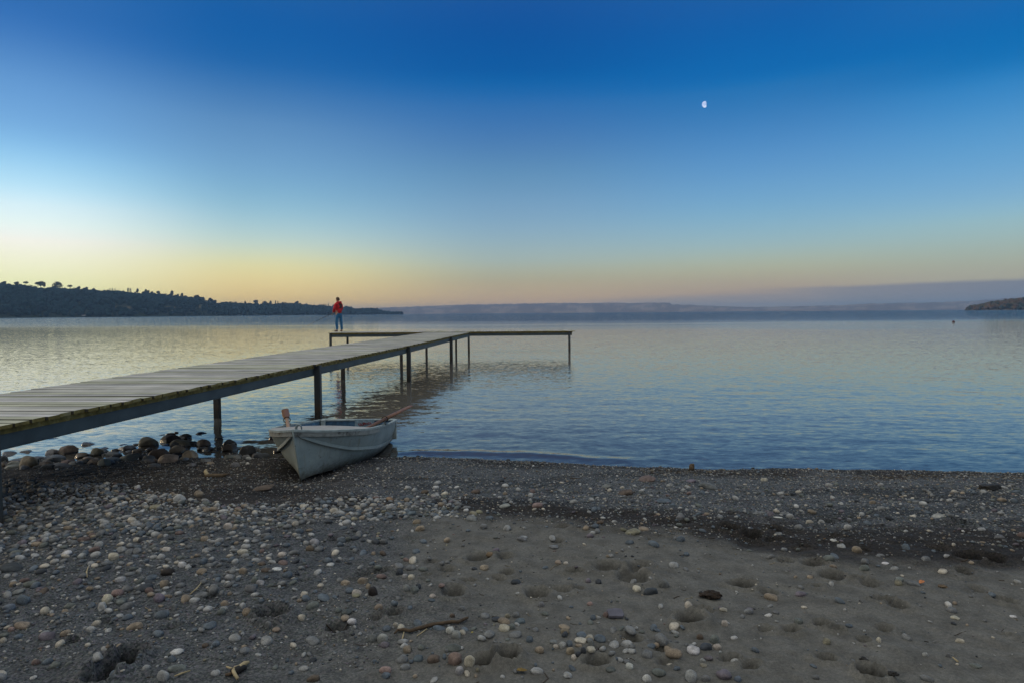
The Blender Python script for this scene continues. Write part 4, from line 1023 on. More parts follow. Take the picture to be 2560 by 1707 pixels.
# oarlocks
LOCK = []
for sd in (-1, 1):
    i = 34; p = Vector(bp_(T_[i], sd * (wg[i] + .002), zg[i]))
    mb_ = MB(); mb_.box(-.03, .03, -.06, .06, .014, .032, Matrix.Translation(p)); mb_.tube([p + Vector((0, 0, .03)), p + Vector((0, 0, .05))], .011, 8)
    lk = mb_.build('oarlock', MAT['galv'], boat)
    c_ = p + Vector((sd * .0, 0, .085)); LOCK.append(c_ + BO)
    ax = Vector((sd * .26, .95, .1)).normalized(); u = ax.cross(Vector((0, 0, 1))).normalized(); w_ = u.cross(ax)
    mb_ = MB(); pts = [c_ + (u * math.cos(a) + w_ * math.sin(a)) * .042 for a in np.linspace(0, 2 * math.pi, 19)]
    mb_.tube(pts, .007, 6, cap=False); mb_.build('ring', MAT['iron'], lk, smooth=True)

# oars
m, nt, b = mat('varnished red brown oar wood')
v = texco(nt, 'Object', (30, 2.5, 30)); n1 = noise(nt, 1.6, 5, .6, v); r = ramp(nt, [(.3, (.11, .045, .015)), (.55, (.18, .078, .026)), (.75, (.23, .11, .04))]); nt.links.new(n1.outputs[0], r.inputs[0])
nt.links.new(r.outputs[0], b.inputs['Base Color']); b.inputs['Roughness'].default_value = .5
MAT['oar'] = m
MAT['rawoar'] = simple('bare oar shaft wood', (.33, .21, .13), .6, .25, 30)
for k_, sd in enumerate((-1, 1)):
    P0 = LOCK[k_]
    tip = at_y(712, 1022, 9.25) if sd < 0 else at_y(1027.5, 1013.5, 9.35)
    ax = (tip - P0).normalized(); L_ = (tip - P0).length
    o = empty('oar', P0); 
    tag(o, 'red brown wooden oar with its flat blade raised at the left side of the boat' if sd < 0 else 'red brown wooden oar slanting up over the right side of the boat, seen edge on', 'oar', 'oars of the rowing boat')
    mb_ = MB(); bk = ax * -.95; mb_.tube([bk, ax * -.75, ax * -.5, ax * .06], [.017, .021, .023, .023], 10); mb_.build('shaft', MAT['rawoar' if sd < 0 else 'oar'], o, smooth=True)
    # blade: flattened, wide face towards the camera on the left oar, edge on at the right
    view = (P0 - CAM).normalized(); side = ax.cross(view).normalized()
    if sd > 0: side = (side * .35 + side.cross(ax) * .94).normalized()
    thick = side.cross(ax).normalized()
    mb_ = MB(); rows = []
    for q_ in np.linspace(.03, L_, 18):
        u = (q_ - .03) / (L_ - .03); ww = .02 + (.05 - .02) * min(1, max(0, (u - .02) / .3)) ** .8; 
        if u > .93: ww *= 1 - (u - .93) * 2.2
        th = .021 * (1 - u) + .008
        rows.append([ax * q_ + side * (ww * math.cos(a)) + thick * (th * math.sin(a)) for a in np.linspace(0, 2 * math.pi, 13)[:-1]])
    vs_ = [p for r_ in rows for p in r_]; fs_ = [(i * 12 + j, i * 12 + (j + 1) % 12, (i + 1) * 12 + (j + 1) % 12, (i + 1) * 12 + j) for i in range(17) for j in range(12)]
    fs_ += [tuple(reversed(range(12))), tuple(17 * 12 + j for j in range(12))]
    mb_.add(vs_, fs_); mb_.build('blade', MAT['oar'], o, smooth=True)

# ------------------------------------------------------------------ person and fishing rod
MAT['skin'] = simple('skin', (.42, .24, .17), .6, .1)
MAT['red'] = simple('red jacket cloth', (.5, .014, .022), .8, .35, 9)
MAT['patch'] = simple('dark brown print', (.05, .018, .012), .8, .2)
MAT['jean'] = simple('blue denim', (.022, .13, .27), .85, .3, 12)
MAT['hair'] = simple('brown hair', (.075, .045, .03), .7, .3, 60)
MAT['shoe'] = simple('brown shoe leather', (.1, .045, .035), .6, .3)
MAT['hem'] = simple('dark hem cloth', (.02, .015, .04), .8, .2)
def skin_obj(name, verts, edges, radii, m_, parent, root=0, sub=2):
    me = bpy.data.meshes.new(name); me.from_pydata([Vector(v) for v in verts], edges, [])
    o = bpy.data.objects.new(name, me); COL.objects.link(o)
    sk = o.modifiers.new('skin', 'SKIN'); sk.use_smooth_shade = True
    sv = me.skin_vertices[0].data
    for i, r_ in enumerate(radii):
        sv[i].radius = r_ if hasattr(r_, '__len__') else (r_, r_); sv[i].use_root = (i == root)
    s_ = o.modifiers.new('sub', 'SUBSURF'); s_.levels = sub; s_.render_levels = sub
    dg = bpy.context.evaluated_depsgraph_get(); ev = o.evaluated_get(dg)
    me2 = bpy.data.meshes.new_from_object(ev); bpy.data.objects.remove(o); bpy.data.meshes.remove(me)
    me2.materials.clear()
    return link_mesh(name, me2, parent, [m_] if not isinstance(m_, list) else m_, True)
pp_ = at_z(847.5, 829.6, DZ + .003)
person = empty('person', (pp_.x, pp_.y, DZ + .006), R(-32))
tag(person, 'person in red hooded jacket and blue jeans fishing at the left end of the pier', 'person')
K = 1.0
LH, LK, LA = (0, -.1, .92), (-.035, -.125, .5), (.0, -.125, .085)
RH, RK, RA = (0, .1, .92), (.02, .14, .5), (.05, .15, .085)
vt = [(0, 0, .95), (-.005, 0, 1.12), (-.02, 0, 1.32), (-.015, 0, 1.45), (-.03, 0, 1.53), LH, LK, LA, (-.1, -.14, .04), RH, RK, RA, (-.05, .165, .04),
      (-.015, -.17, 1.42), (-.03, -.24, 1.16), (-.2, -.17, 1.0), (-.015, .17, 1.42), (-.03, .24, 1.16), (-.2, .13, .99),
      (-.28, -.12, .975), (-.28, .085, .965)]
ed = [(0, 1), (1, 2), (2, 3), (3, 4), (0, 5), (5, 6), (6, 7), (7, 8), (0, 9), (9, 10), (10, 11), (11, 12), (3, 13), (13, 14), (14, 15), (3, 16), (16, 17), (17, 18), (15, 19), (18, 20)]
ra = [(.14, .11), (.135, .1), (.16, .11), (.09, .08), .055, .08, .055, .04, .03, .08, .055, .04, .03, .055, .045, .03, .055, .045, .03, (.035, .018), (.035, .018)]
# fingers: five to a hand, curled round the rod handle
for hv, sg in ((19, 1), (20, -1)):
    hx, hy, hz = vt[hv]
    for f_ in range(4):
        b0 = len(vt); L4 = (.034, .04, .037, .028)[f_]; oz = .026 - .017 * f_
        vt += [(hx - .03, hy + sg * .012, hz + oz), (hx - .03 - L4 * .6, hy + sg * .03, hz + oz - .006), (hx - .02 - L4 * .4, hy + sg * .055, hz + oz - .014)]
        ed += [(hv, b0), (b0, b0 + 1), (b0 + 1, b0 + 2)]; ra += [.009, .0085, .0075]
    b0 = len(vt); vt += [(hx + .005, hy + sg * .03, hz + .03), (hx - .02, hy + sg * .05, hz + .036)]; ed += [(hv, b0), (b0, b0 + 1)]; ra += [.011, .009]
body = skin_obj('body', vt, ed, ra, MAT['skin'], person)
# head joined into the body mesh: shaped ball with brow, nose, chin and ears
bm = bmesh.new(); bm.from_mesh(body.data)
hb = bmesh.ops.create_uvsphere(bm, u_segments=28, v_segments=20, radius=1)['verts']
hc = Vector((-.055, 0, 1.655))
for v_ in hb:
    x, y, z = v_.co
    fx = -x
    X = x * .098; Y = y * .077; Z = z * .118
    if fx > 0:
        Z -= .012 * max(0, -z) * fx
        X -= .022 * math.exp(-(y / .16) ** 2 - ((z + .1) / .16) ** 2) * fx      # nose
        X += .010 * math.exp(-((abs(y) - .35) / .16) ** 2 - ((z - .08) / .1) ** 2)   # eye hollows
        X -= .006 * math.exp(-(y / .3) ** 2 - ((z + .42) / .07) ** 2)           # lips
        X -= .010 * math.exp(-(y / .3) ** 2 - ((z + .75) / .15) ** 2)           # chin
    if z < -.3: Y *= 1 - .25 * (-z - .3)
    e = math.exp(-((x) / .16) ** 2 - ((z + .02) / .28) ** 2); Y += math.copysign(.016 * e, y) if abs(y) > .8 else 0
    v_.co = Vector((X, Y, Z))
bmesh.ops.rotate(bm, verts=hb, cent=(0, 0, 0), matrix=Matrix.Rotation(R(-14), 3, 'Y'))
bmesh.ops.translate(bm, verts=hb, vec=hc)
for f_ in bm.faces: f_.smooth = True
bm.to_mesh(body.data); bm.free()
# hair cap
bm = bmesh.new(); hv_ = bmesh.ops.create_uvsphere(bm, u_segments=26, v_segments=18, radius=1)['verts']
kill = []
for v_ in hv_:
    x, y, z = v_.co
    if (z < -.5) or (x < -.35 and z < .38) or (x < .1 and z < -.05): kill.append(v_)
    n_ = .06 * math.sin(9 * x + 5 * z) * math.sin(8 * y + 3)
    v_.co = Vector((x * (.110 + .008 * n_), y * (.09 + .01 * n_), z * (.13 + .02 * n_)))
bmesh.ops.delete(bm, geom=kill, context='VERTS')
for f_ in bm.faces: f_.smooth = True
bmesh.ops.rotate(bm, verts=bm.verts, cent=(0, 0, 0), matrix=Matrix.Rotation(R(-14), 3, 'Y')); bmesh.ops.translate(bm, verts=bm.verts, vec=hc + Vector((.006, 0, .004)))
me = bpy.data.meshes.new('hair'); bm.to_mesh(me); bm.free(); link_mesh('hair', me, person, [MAT['hair']])
# eyes
mb_ = MB()
for sg in (-1, 1):
    c_ = hc + Vector((-.088, sg * .03, .012 - .02)); mb_.tube([c_ + Vector((-.004, 0, 0)), c_ + Vector((.006, 0, 0))], .011, 8, col=(1, 1, 1))
# jacket: torso and sleeves as one surface, with a darker print on the back
jv = [(0, 0, .93), (.0, 0, 1.08), (-.01, 0, 1.3), (.0, 0, 1.43), (-.01, 0, 1.5), (-.012, -.18, 1.42), (-.03, -.255, 1.17), (-.2, -.175, 1.005), (-.012, .18, 1.42), (-.03, .255, 1.17), (-.2, .135, .995)]
je = [(0, 1), (1, 2), (2, 3), (3, 4), (3, 5), (5, 6), (6, 7), (3, 8), (8, 9), (9, 10)]
jr = [(.19, .145), (.2, .15), (.205, .15), (.125, .115), .085, .088, .078, .056, .088, .078, .056]
jk = skin_obj('jacket', jv, je, jr, [MAT['red'], MAT['patch'], MAT['hem']], person)
mi_ = []
for p in jk.data.polygons:
    c_ = p.center; m_ = 0
    if c_.x > .06 and abs(c_.y - .02) < .105 and 1.2 < c_.z < 1.43: m_ = 1
    elif c_.z < .88: m_ = 2
    mi_.append(m_)
jk.data.polygons.foreach_set('material_index', np.array(mi_, np.int32))
skin_obj('hood', [(.06, -.11, 1.5), (.1, -.05, 1.5), (.11, 0, 1.49), (.1, .05, 1.5), (.06, .11, 1.5), (-.06, .1, 1.49), (-.07, -.1, 1.49)], [(0, 1), (1, 2), (2, 3), (3, 4), (4, 5), (0, 6)], [.05, .06, .062, .06, .05, .036, .036], MAT['red'], person, 2)
skin_obj('trousers', [(0, 0, .97), (0, 0, .88), (-.005, -.105, .84), LK, (.005, -.125, .08), (.005, .11, .84), RK, (.055, .15, .08)], [(0, 1), (1, 2), (2, 3), (3, 4), (1, 5), (5, 6), (6, 7)], [(.16, .125), (.15, .12), .1, .075, .066, .1, .075, .066], MAT['jean'], person)
for (ax_, ay_), (tx_, ty_) in (((.03, -.125), (-.19, -.15)), ((.08, .15), (-.13, .18))):
    skin_obj('shoe', [(ax_, ay_, .055), ((ax_ + tx_) / 2, (ay_ + ty_) / 2, .05), (tx_ + .03, ty_, .036)], [(0, 1), (1, 2)], [(.045, .05), (.045, .042), (.042, .03)], MAT['shoe'], person)
# rod
PM = Matrix.Translation(person.location) @ Matrix.Rotation(R(-32), 4, 'Z')
hl = PM @ Vector((-.33, -.085, .972)); hr = PM @ Vector((-.3, .13, .945))
tipw = at_y(768, 815, hl.y + .9)
ax = (tipw - hl).normalized()
rod = empty('fishing_rod', hl); tag(rod, 'thin dark fishing rod pointing down left over the water, held by the person in red', 'fishing rod')
MAT['rod'] = simple('dark rod blank', (.02, .022, .028), .4, .2)
mb_ = MB(); L_ = (tipw - hl).length; mb_.tube([ax * .12, ax * .6, ax * 1.2 + Vector((0, 0, .012)), ax * L_], [.016, .014, .012, .009], 8); mb_.build('blank', MAT['rod'], rod, smooth=True)
mb_ = MB(); mb_.tube([ax * -.3, ax * -.1, ax * .12], [.015, .016, .013], 10); mb_.build('grip', MAT['hem'], rod, smooth=True)
mb_ = MB(); rc = ax * .06 + Vector((0, 0, -.075)); mb_.tube([rc + Vector((-.03, -.02, 0)), rc + Vector((.03, .02, 0))], [.034, .034], 12); mb_.tube([ax * .06, rc], .008, 6); mb_.build('reel', MAT['galv'], rod, smooth=True)

# ------------------------------------------------------------------ far shores
def leafy(name, cols_, rough=1.0, attr=True):
    m, nt, b = mat(name); a = nt.nodes.new('ShaderNodeAttribute'); a.attribute_name = 'Col'
    geo = nt.nodes.new('ShaderNodeNewGeometry'); n1 = noise(nt, .35, 4, .7, geo.outputs['Position'])
    vm = nt.nodes.new('ShaderNodeVectorMath'); vm.operation = 'SCALE'; nt.links.new(a.outputs['Color'], vm.inputs[0]); nt.links.new(maprange(nt, n1.outputs[0], .3, .7, .45, 1.5), vm.inputs['Scale'])
    nt.links.new(vm.outputs[0], b.inputs['Base Color']); b.inputs['Roughness'].default_value = rough; b.inputs['Specular IOR Level'].default_value = .1
    return m
MAT['leaf'] = leafy('forest foliage', None)
MAT['hill'] = leafy('hill ground', None)
MAT['bark'] = simple('bark', (.05, .04, .03), .9)

def make_hill(name, sky_px, base_px, dist, depth, cross, x_lo, x_hi, ncol, colf, seed, canopy):
    """terrain ridge: skyline given as photo samples, placed at real distance; canopy = tree height left for the wood"""
    V = []; Cc = []
    xs = np.linspace(x_lo, x_hi, ncol); prof = [(-.04, -.03), (0, .015), (.1, .16), (.25, .4), (.45, .66), (.7, .88), (1, 1.0), (1.35, .93), (1.9, .6), (2.6, -.1)]
    _u = np.concatenate([np.linspace(-.04, 1.1, 44), np.linspace(1.2, 2.6, 6)]); prof = [(float(u), float(np.interp(u, [p[0] for p in prof], [p[1] for p in prof]))) for u in _u]
    info = []
    for px in xs:
        D0 = dist(px); De = depth(px)
        ang = (px - CX) / F
        Pr = at_y(px, float(np.interp(px, *zip(*sky_px))), (D0 + De))
        zr = max(Pr.z - canopy(px), .5)
        dirx = Pr.x / Pr.y
        info.append((px, D0, De, zr, dirx))
        for u, hgt in prof:
            Y = D0 + De * u
            V.append((dirx * Y, Y, zr * hgt - (2 if u < 0 else 0)))
    n_ = len(prof); V = np.array(V)
    V[:, 2] += np.where(V[:, 2] > 1, fbm(V[:, 0] / 60, V[:, 1] / 60, seed, 3) * .05 * V[:, 2], 0)
    ii_ = np.arange(len(V)).reshape(ncol, n_)
    q_ = np.stack([ii_[:-1, :-1].ravel(), ii_[1:, :-1].ravel(), ii_[1:, 1:].ravel(), ii_[:-1, 1:].ravel()], 1)
    C_ = colf(V)
    o = link_mesh(name, np_mesh(name, V, q_, C_), None, [MAT['hill']], True); tag(o, kind='structure')
    return info, prof
LSKY = [(-400, 690), (-200, 694), (0,705),(29,709),(58,710),(75,714),(100,717),(140,717),(170,720),(217,722),(267,724.6),(300,726),(340,731),(375,731),(400,733.5),(420,739),(431,741),(455,743.4),(485,745),(500,744),(525,745.6),(540,751.7),(570,755.7),(600,757.5),(630,757.5),(680,760),(700,757),(740,756.5),(760,759.5),(800,763),(830,765),(855,767),(870,766),(885,770),(895,771),(915,769.5),(935,770),(950,774),(970,778),(990,781.5),(1000,784.2),(1012,785)]
LD = lambda px: float(np.interp(px, [-400, 0, 340, 700, 1000, 1020], [1000, 1150, 1350, 1900, 2500, 2550]))
LE = lambda px: float(np.interp(px, [-400, 0, 340, 700, 1000, 1020], [420, 420, 380, 300, 90, 70]))
def canL(px): return float(np.interp(px, [0, 400, 445, 490, 560, 900, 1000], [12, 11, 5, 5, 9, 15, 9]))
def field_mask(px, py):
    f_ = 0
    for (fx, fy, a, b2) in ((527, 753.5, 22, 3), (551, 760.5, 28, 2.4), (303, 769.5, 26, 4.0), (424, 769.5, 14, 3), (447, 772, 9, 2), (500, 768, 10, 2.2), (4, 768, 10, 1.6), (470, 745, 16, 2.2), (512, 764, 14, 1.6)):
        f_ = max(f_, 1 if ((px - fx) / a) ** 2 + ((py - fy) / b2) ** 2 < 1 else 0)
    return f_
def lcol(V):
    C_ = np.zeros((len(V), 3)); C_[:] = (.014, .022, .015)
    for i, v_ in enumerate(V):
        if v_[2] > -1:
            p = proj(v_)
            if field_mask(p[0], p[1]): C_[i] = (.10, .085, .05)
    return C_
linfo, lprof = make_hill('hill', LSKY, None, LD, LE, None, -420, 1014, 360, lcol, 5, canL)
# fields are finer than the terrain grid: lay them as their own patches of dry grass
fr2 = random.Random(9)
def hill_point(info, prof, px, u):
    px_ = [i[0] for i in info]; D0 = np.interp(px, px_, [i[1] for i in info]); De = np.interp(px, px_, [i[2] for i in info]); zr = np.interp(px, px_, [i[3] for i in info]); dx = np.interp(px, px_, [i[4] for i in info])
    hh_ = np.interp(u, [p[0] for p in prof], [p[1] for p in prof]); Y = D0 + De * u
    return np.array([dx * Y, Y, zr * hh_])
def cards(lobes, n_, leaf, seed):
    r_ = np.random.default_rng(seed); V_ = []; F_ = []
    wl = np.array([l[3] * l[4] for l in lobes]); wl = wl / wl.sum()
    for q_ in range(n_):
        cx_, cy_, cz_, rr, rz = lobes[r_.choice(len(lobes), p=wl)]
        d_ = r_.normal(size=3); d_ /= np.linalg.norm(d_); k_ = r_.uniform(.3, 1.05) ** .6
        c_ = np.array([cx_, cy_, cz_]) + d_ * k_ * np.array([rr, rr, rz])
        a_, b2 = r_.normal(size=(2, 3)); a_ /= np.linalg.norm(a_); b2 -= a_ * (a_ @ b2); b2 /= np.linalg.norm(b2); s_ = leaf * r_.uniform(.6, 1.4)
        i0 = len(V_); V_ += [c_ - a_ * s_, c_ + b2 * s_ * .8, c_ + a_ * s_, c_ - b2 * s_ * .8]; F_.append((i0, i0 + 1, i0 + 2, i0 + 3))
    return np.array(V_), np.array(F_)
def wood(info, prof, n_, x0, x1, hf, palf, seed, skipf=None, umax=1.03, wfac=.52):
    r_ = np.random.default_rng(seed); VV, FF, CC = [], [], []; off_ = 0
    SH = []
    for q_ in range(7):
        V, Fa = ICO[2]; V = V.copy(); s_ = 1 + .42 * fbm(V[:, 0] * 2.3 + q_ * 5, V[:, 1] * 2.3 + V[:, 2] * 1.9, 700 + q_, 3); V *= s_[:, None]; SH.append((V, Fa))
    CARD = [cards(l_, 150, .085, 40 + q_) for q_, l_ in enumerate(([(0,0,.6,.34,.3),(.14,.05,.72,.22,.2),(-.17,0,.62,.24,.2),(.02,-.1,.42,.32,.22)], [(0,0,.5,.4,.36),(.25,0,.5,.28,.3),(-.25,.1,.42,.28,.3)], [(0,0,.6,.2,.36),(.05,0,.8,.14,.18),(-.07,0,.4,.24,.22)]))]
    VQ, FQ, CQ = [], [], []; offq = 0
    cnt = 0
    while cnt < n_:
        px = r_.uniform(x0, x1); u = r_.uniform(0.005, umax) ** .9 if cnt < n_ * .78 else r_.uniform(.93, 1.03)
        P = hill_point(info, prof, px, u)
        if P[2] < .3: P[2] = .3
        pp2 = proj(P)
        if skipf and skipf(pp2[0], pp2[1], r_): continue
        h_ = hf(px, r_) * (1 if cnt < n_ * .78 else float(np.clip(r_.lognormal(-.1, .38), .4, 1.9))); w_ = h_ * wfac * r_.uniform(.75, 1.35)
        if cnt >= n_ * .78:
            Vq, Fq_ = CARD[r_.integers(3)]; sc_ = h_ * np.array([1.15 * wfac / .52, 1.15, 1.0]); 
            VQ.append(Vq * sc_ + P + np.array([0, 0, -h_ * .08])); FQ.append(Fq_ + offq); offq += len(Vq)
            pc_ = np.array(palf(px, u, r_)); CQ.append(np.repeat(pc_[None] * r_.uniform(.5, 1.4, (len(Fq_), 1)), 4, 0)); cnt += 1; continue
        V, Fa = SH[r_.integers(7)]
        Vv = V * np.array([w_, w_, h_ * .58]) + P + np.array([0, 0, h_ * .45])
        VV.append(Vv); FF.append(Fa + off_); off_ += len(V)
        CC.append(np.tile(np.array(palf(px, u, r_)), (len(V), 1))); cnt += 1
    return np.concatenate(VV + VQ), [np.concatenate(FF), np.concatenate(FQ) + off_], np.concatenate(CC + CQ)
def lpal(px, u, r_): g = r_.uniform(.55, 1.4); return (.010 * g, .027 * g, .032 * g)
def lh(px, r_): return np.interp(px, [0, 400, 480, 560, 900, 1000], [7.5, 7.5, 5, 7, 10, 8]) * r_.uniform(.6, 1.3)
V, Fa, Cc = wood(linfo, lprof, 5200, -60, 1004, lh, lpal, 77, lambda x, y, r_: field_mask(x, y + .8) and r_.random() < .96)
tag(link_mesh('forest', np_mesh('forest', V, Fa, Cc), None, [MAT['leaf']], True), 'dense dark forest covering the left hill above the lake', 'forest', None, 'stuff')

# trees standing clear on the skyline
def crown_mesh(name, lobes, n_, leaf, seed):
    r_ = np.random.default_rng(seed); VV = []; FF = []; CC = []
    wl = np.array([l[3] * l[4] for l in lobes]); wl = wl / wl.sum()
    for q_ in range(n_):
        cx_, cy_, cz_, rr, rz = lobes[r_.choice(len(lobes), p=wl)]
        d_ = r_.normal(size=3); d_ /= np.linalg.norm(d_); k_ = r_.uniform(.35, 1.05) ** .6
        c_ = np.array([cx_, cy_, cz_]) + d_ * k_ * np.array([rr, rr, rz])
        a_, b2 = r_.normal(size=(2, 3)); a_ /= np.linalg.norm(a_); b2 -= a_ * (a_ @ b2); b2 /= np.linalg.norm(b2); s_ = leaf * r_.uniform(.6, 1.4)
        i0 = len(VV); VV += [c_ - a_ * s_, c_ + b2 * s_ * .8, c_ + a_ * s_, c_ - b2 * s_ * .8]; FF.append((i0, i0 + 1, i0 + 2, i0 + 3))
        g = r_.uniform(.5, 1.5); CC += [(.013 * g, .024 * g, .022 * g)] * 4
    me = np_mesh(name, np.array(VV), np.array(FF), np.array(CC)); me.materials.append(MAT['leaf']); return me
def trunk_mesh(h_, r0, limbs):
    mb_ = MB(); mb_.tube([(0, 0, -1.2), (0.02, 0, h_ * .5), (0, .03, h_)], [r0, r0 * .75, r0 * .3], 7)
    for (z_, dx, dy, dz) in limbs: mb_.tube([(0, 0, z_), (dx * .6, dy * .6, z_ + dz * .45), (dx, dy, z_ + dz)], [r0 * .5, r0 * .35, r0 * .12], 5)
    o = mb_.build('trunk', MAT['bark']); me = o.data; bpy.data.objects.remove(o); return me
# unit trees, 1 m tall
TREES = {
 'round': (crown_mesh('crown', [(0,0,.6,.34,.3),(.14,.05,.72,.22,.2),(-.17,0,.62,.24,.2),(.02,-.1,.45,.3,.2)], 420, .055, 1), trunk_mesh(.7, .035, [(.3,.18,.05,.3),(.35,-.2,.02,.25)])),
 'umbrella': (crown_mesh('crown', [(0,0,.8,.36,.13),(.2,0,.72,.2,.12),(-.22,0,.68,.2,.1),(.02,0,.62,.2,.1)], 330, .05, 2), trunk_mesh(.8, .03, [(.35,.25,0,.35),(.4,-.25,.05,.28),(.5,.05,.2,.25)])),
 'tall': (crown_mesh('crown', [(0,0,.62,.19,.34),(.05,0,.8,.14,.2),(-.07,0,.42,.2,.2)], 330, .05, 3), trunk_mesh(.75, .03, [(.3,.1,0,.2),(.4,-.1,.05,.25)])),
 'poplar': (crown_mesh('crown', [(0,0,.55,.09,.42),(.01,0,.8,.06,.2)], 240, .04, 4), trunk_mesh(.8, .025, [(.3,.05,0,.25)])),
 'wide': (crown_mesh('crown', [(0,0,.5,.45,.38),(.3,0,.45,.3,.32),(-.32,0,.42,.3,.32),(.12,0,.68,.3,.26),(-.15,0,.66,.3,.24)], 700, .05, 5), trunk_mesh(.6, .04, [(.2,.3,0,.35),(.25,-.3,.05,.3)])),
}
KIND = {'round': ('round_tree', 'round crowned tree'), 'umbrella': ('umbrella_tree', 'open flat topped tree'), 'tall': ('tall_tree', 'tall narrow crowned tree'), 'poplar': ('poplar_tree', 'slim poplar'), 'wide': ('broad_tree', 'very broad domed tree')}
def ridge_tree(kind, px, py_top, py_base, label, group='trees on the skyline of the left hill', info=None, prof=None, u=.97, tint=None):
    info = info or linfo; prof = prof or lprof
    P = hill_point(info, prof, px, u)
    B_ = at_y(px, py_base + 4, P[1]); Tp = at_y(px, py_top, P[1]); h_ = Tp.z - B_.z
    nm, _ = KIND[kind]; o = empty(nm, B_, fr2.uniform(-.6, .6)); tag(o, label, 'tree', group)
    for part_, me in (('crown', TREES[kind][0]), ('trunk', TREES[kind][1])):
        c_ = bpy.data.objects.new(part_, me); COL.objects.link(c_); c_.parent = o; c_.scale = (h_ * fr2.uniform(.92, 1.08), h_, h_)
    return o
RT = [('round', 11, 702, 711, 'low round tree leftmost of the skyline bumps near the frame edge'), ('round', 42, 703, 714, 'round dark tree bump right of the leftmost skyline bump'),
 ('umbrella', 65, 702.5, 713.5, 'open flat topped tree left of the two leaning skyline trees'), ('umbrella', 95, 704, 718, 'lower left tree of the leaning skyline pair'), ('round', 101.5, 701.5, 717, 'taller tree of the leaning skyline pair'), ('tall', 111, 705, 717.5, 'narrow tree between the leaning pair and the broad dome'),
 ('wide', 144, 703, 719.5, 'very broad domed tree on the skyline, largest of all'), ('umbrella', 175, 711.5, 722, 'small umbrella shaped tree right of the broad dome'), ('round', 197, 715, 724, 'round tree alone halfway down the left skyline'),
 ('round', 212, 718.5, 725, None), ('round', 234, 720, 726, None), ('poplar', 275, 720.5, 728, None), ('poplar', 281, 719.5, 728, None), ('poplar', 288, 720.5, 729, None), ('poplar', 319, 720, 730, 'left slim poplar of the tight skyline poplar stand'), ('poplar', 322.5, 719.5, 730, 'middle slim poplar of the tight skyline poplar stand'), ('poplar', 327, 720.5, 730.5, 'right slim poplar of the tight skyline poplar stand'),
 ('tall', 344, 721, 732, 'narrow tree alone right of the tight poplar stand'), ('tall', 364.5, 723, 733, 'taller left tree of a touching skyline pair'), ('round', 370, 725, 733, 'rounder right tree of a touching skyline pair'), ('round', 380, 728, 733, None), ('round', 396, 726.5, 735, 'round tree where the skyline starts to drop'),
 ('tall', 430, 726, 743, 'tallest tree on the falling skyline, crown leaning over'), ('round', 426, 733.5, 743, None), ('round', 439.5, 736, 744, None), ('tall', 445, 738.5, 744.5, None), ('tall', 455, 732.5, 746, 'thin tree sticking up beside a low broad one'), ('wide', 464, 738, 746.5, 'low broad tree beside the thin upright one'), ('round', 474, 741, 747, None),
 ('round', 492, 736, 749, 'round tree before the skyline hedge'), ('round', 507, 741.5, 749, None), ('round', 525, 744, 750, None), ('tall', 613, 752.5, 760, 'narrow tree alone on the low middle skyline'), ('round', 576, 753, 759, None), ('round', 640, 748.5, 760, 'round tree at the left end of the wide skyline grove'), ('wide', 662, 752, 762, 'broad grove tree right of the round one'), ('tall', 676.5, 751.5, 762, 'pointed tree right of the broad grove tree'),
 ('poplar', 689, 751, 762, None), ('poplar', 695, 752, 761, None), ('round', 743, 752, 760, None), ('poplar', 766, 758, 766, None), ('poplar', 811, 760, 769, None), ('poplar', 815, 759.5, 769, None), ('poplar', 821, 759, 769, None), ('wide', 866, 764, 772, 'low domed tree just right of the person on the pier'), ('round', 992, 778, 786, 'last round tree on the tip of the left headland')]
for kd, px, y0, y1, lab in RT:
    grp = 'trees on the skyline of the left hill' if lab else f"small unmarked {KIND[kd][1]}s on the left skyline"
    ridge_tree(kd, px, y0, y1, lab or f"small {KIND[kd][1]} in the tree line of the left skyline", grp)
# houses on the left hill
MAT['housewall'] = simple('white house wall', (.5, .5, .48), .8, .1, 1)
MAT['houseroof'] = simple('grey metal roof', (.3, .32, .34), .6, .1, 1)
def house(px, py, wpx, hpx, u, label):
    P = hill_point(linfo, lprof, px, u); B_ = at_y(px, py, P[1]); s_ = P[1] / F; w_ = wpx * s_; h_ = hpx * s_
    o = empty('house', B_, fr2.uniform(-.3, .3)); tag(o, label, 'house', 'houses on the left hill')
    mb_ = MB(); mb_.box(-w_ / 2, w_ / 2, -w_ * .3, w_ * .3, -3, h_ * .6); mb_.build('wall', MAT['housewall'], o)
    mb_ = MB(); a = w_ * .54; d_ = w_ * .36; z0 = h_ * .6 + .03; z1 = h_
    mb_.add([(-a, -d_, z0), (a, -d_, z0), (a, d_, z0), (-a, d_, z0), (-a, 0, z1), (a, 0, z1)], [(0, 1, 5, 4), (2, 3, 4, 5), (0, 4, 3), (1, 2, 5), (0, 3, 2, 1)]); mb_.build('roof', MAT['houseroof'], o)
house(241, 773, 5, 3.2, .18, 'small white house, upper of the two on the dark left hill')
house(229.5, 776, 6, 2.2, .16, 'small pale house below and left of the upper one')
house(203, 792.5, 20, 4.5, .03, 'long low pale building near the water on the left shore')
house(334, 781.5, 3, 2.4, .1, 'tiny pale house right of the long low building')
house(430, 779, 3, 3, .1, 'tiny pale house on the middle of the left shore')

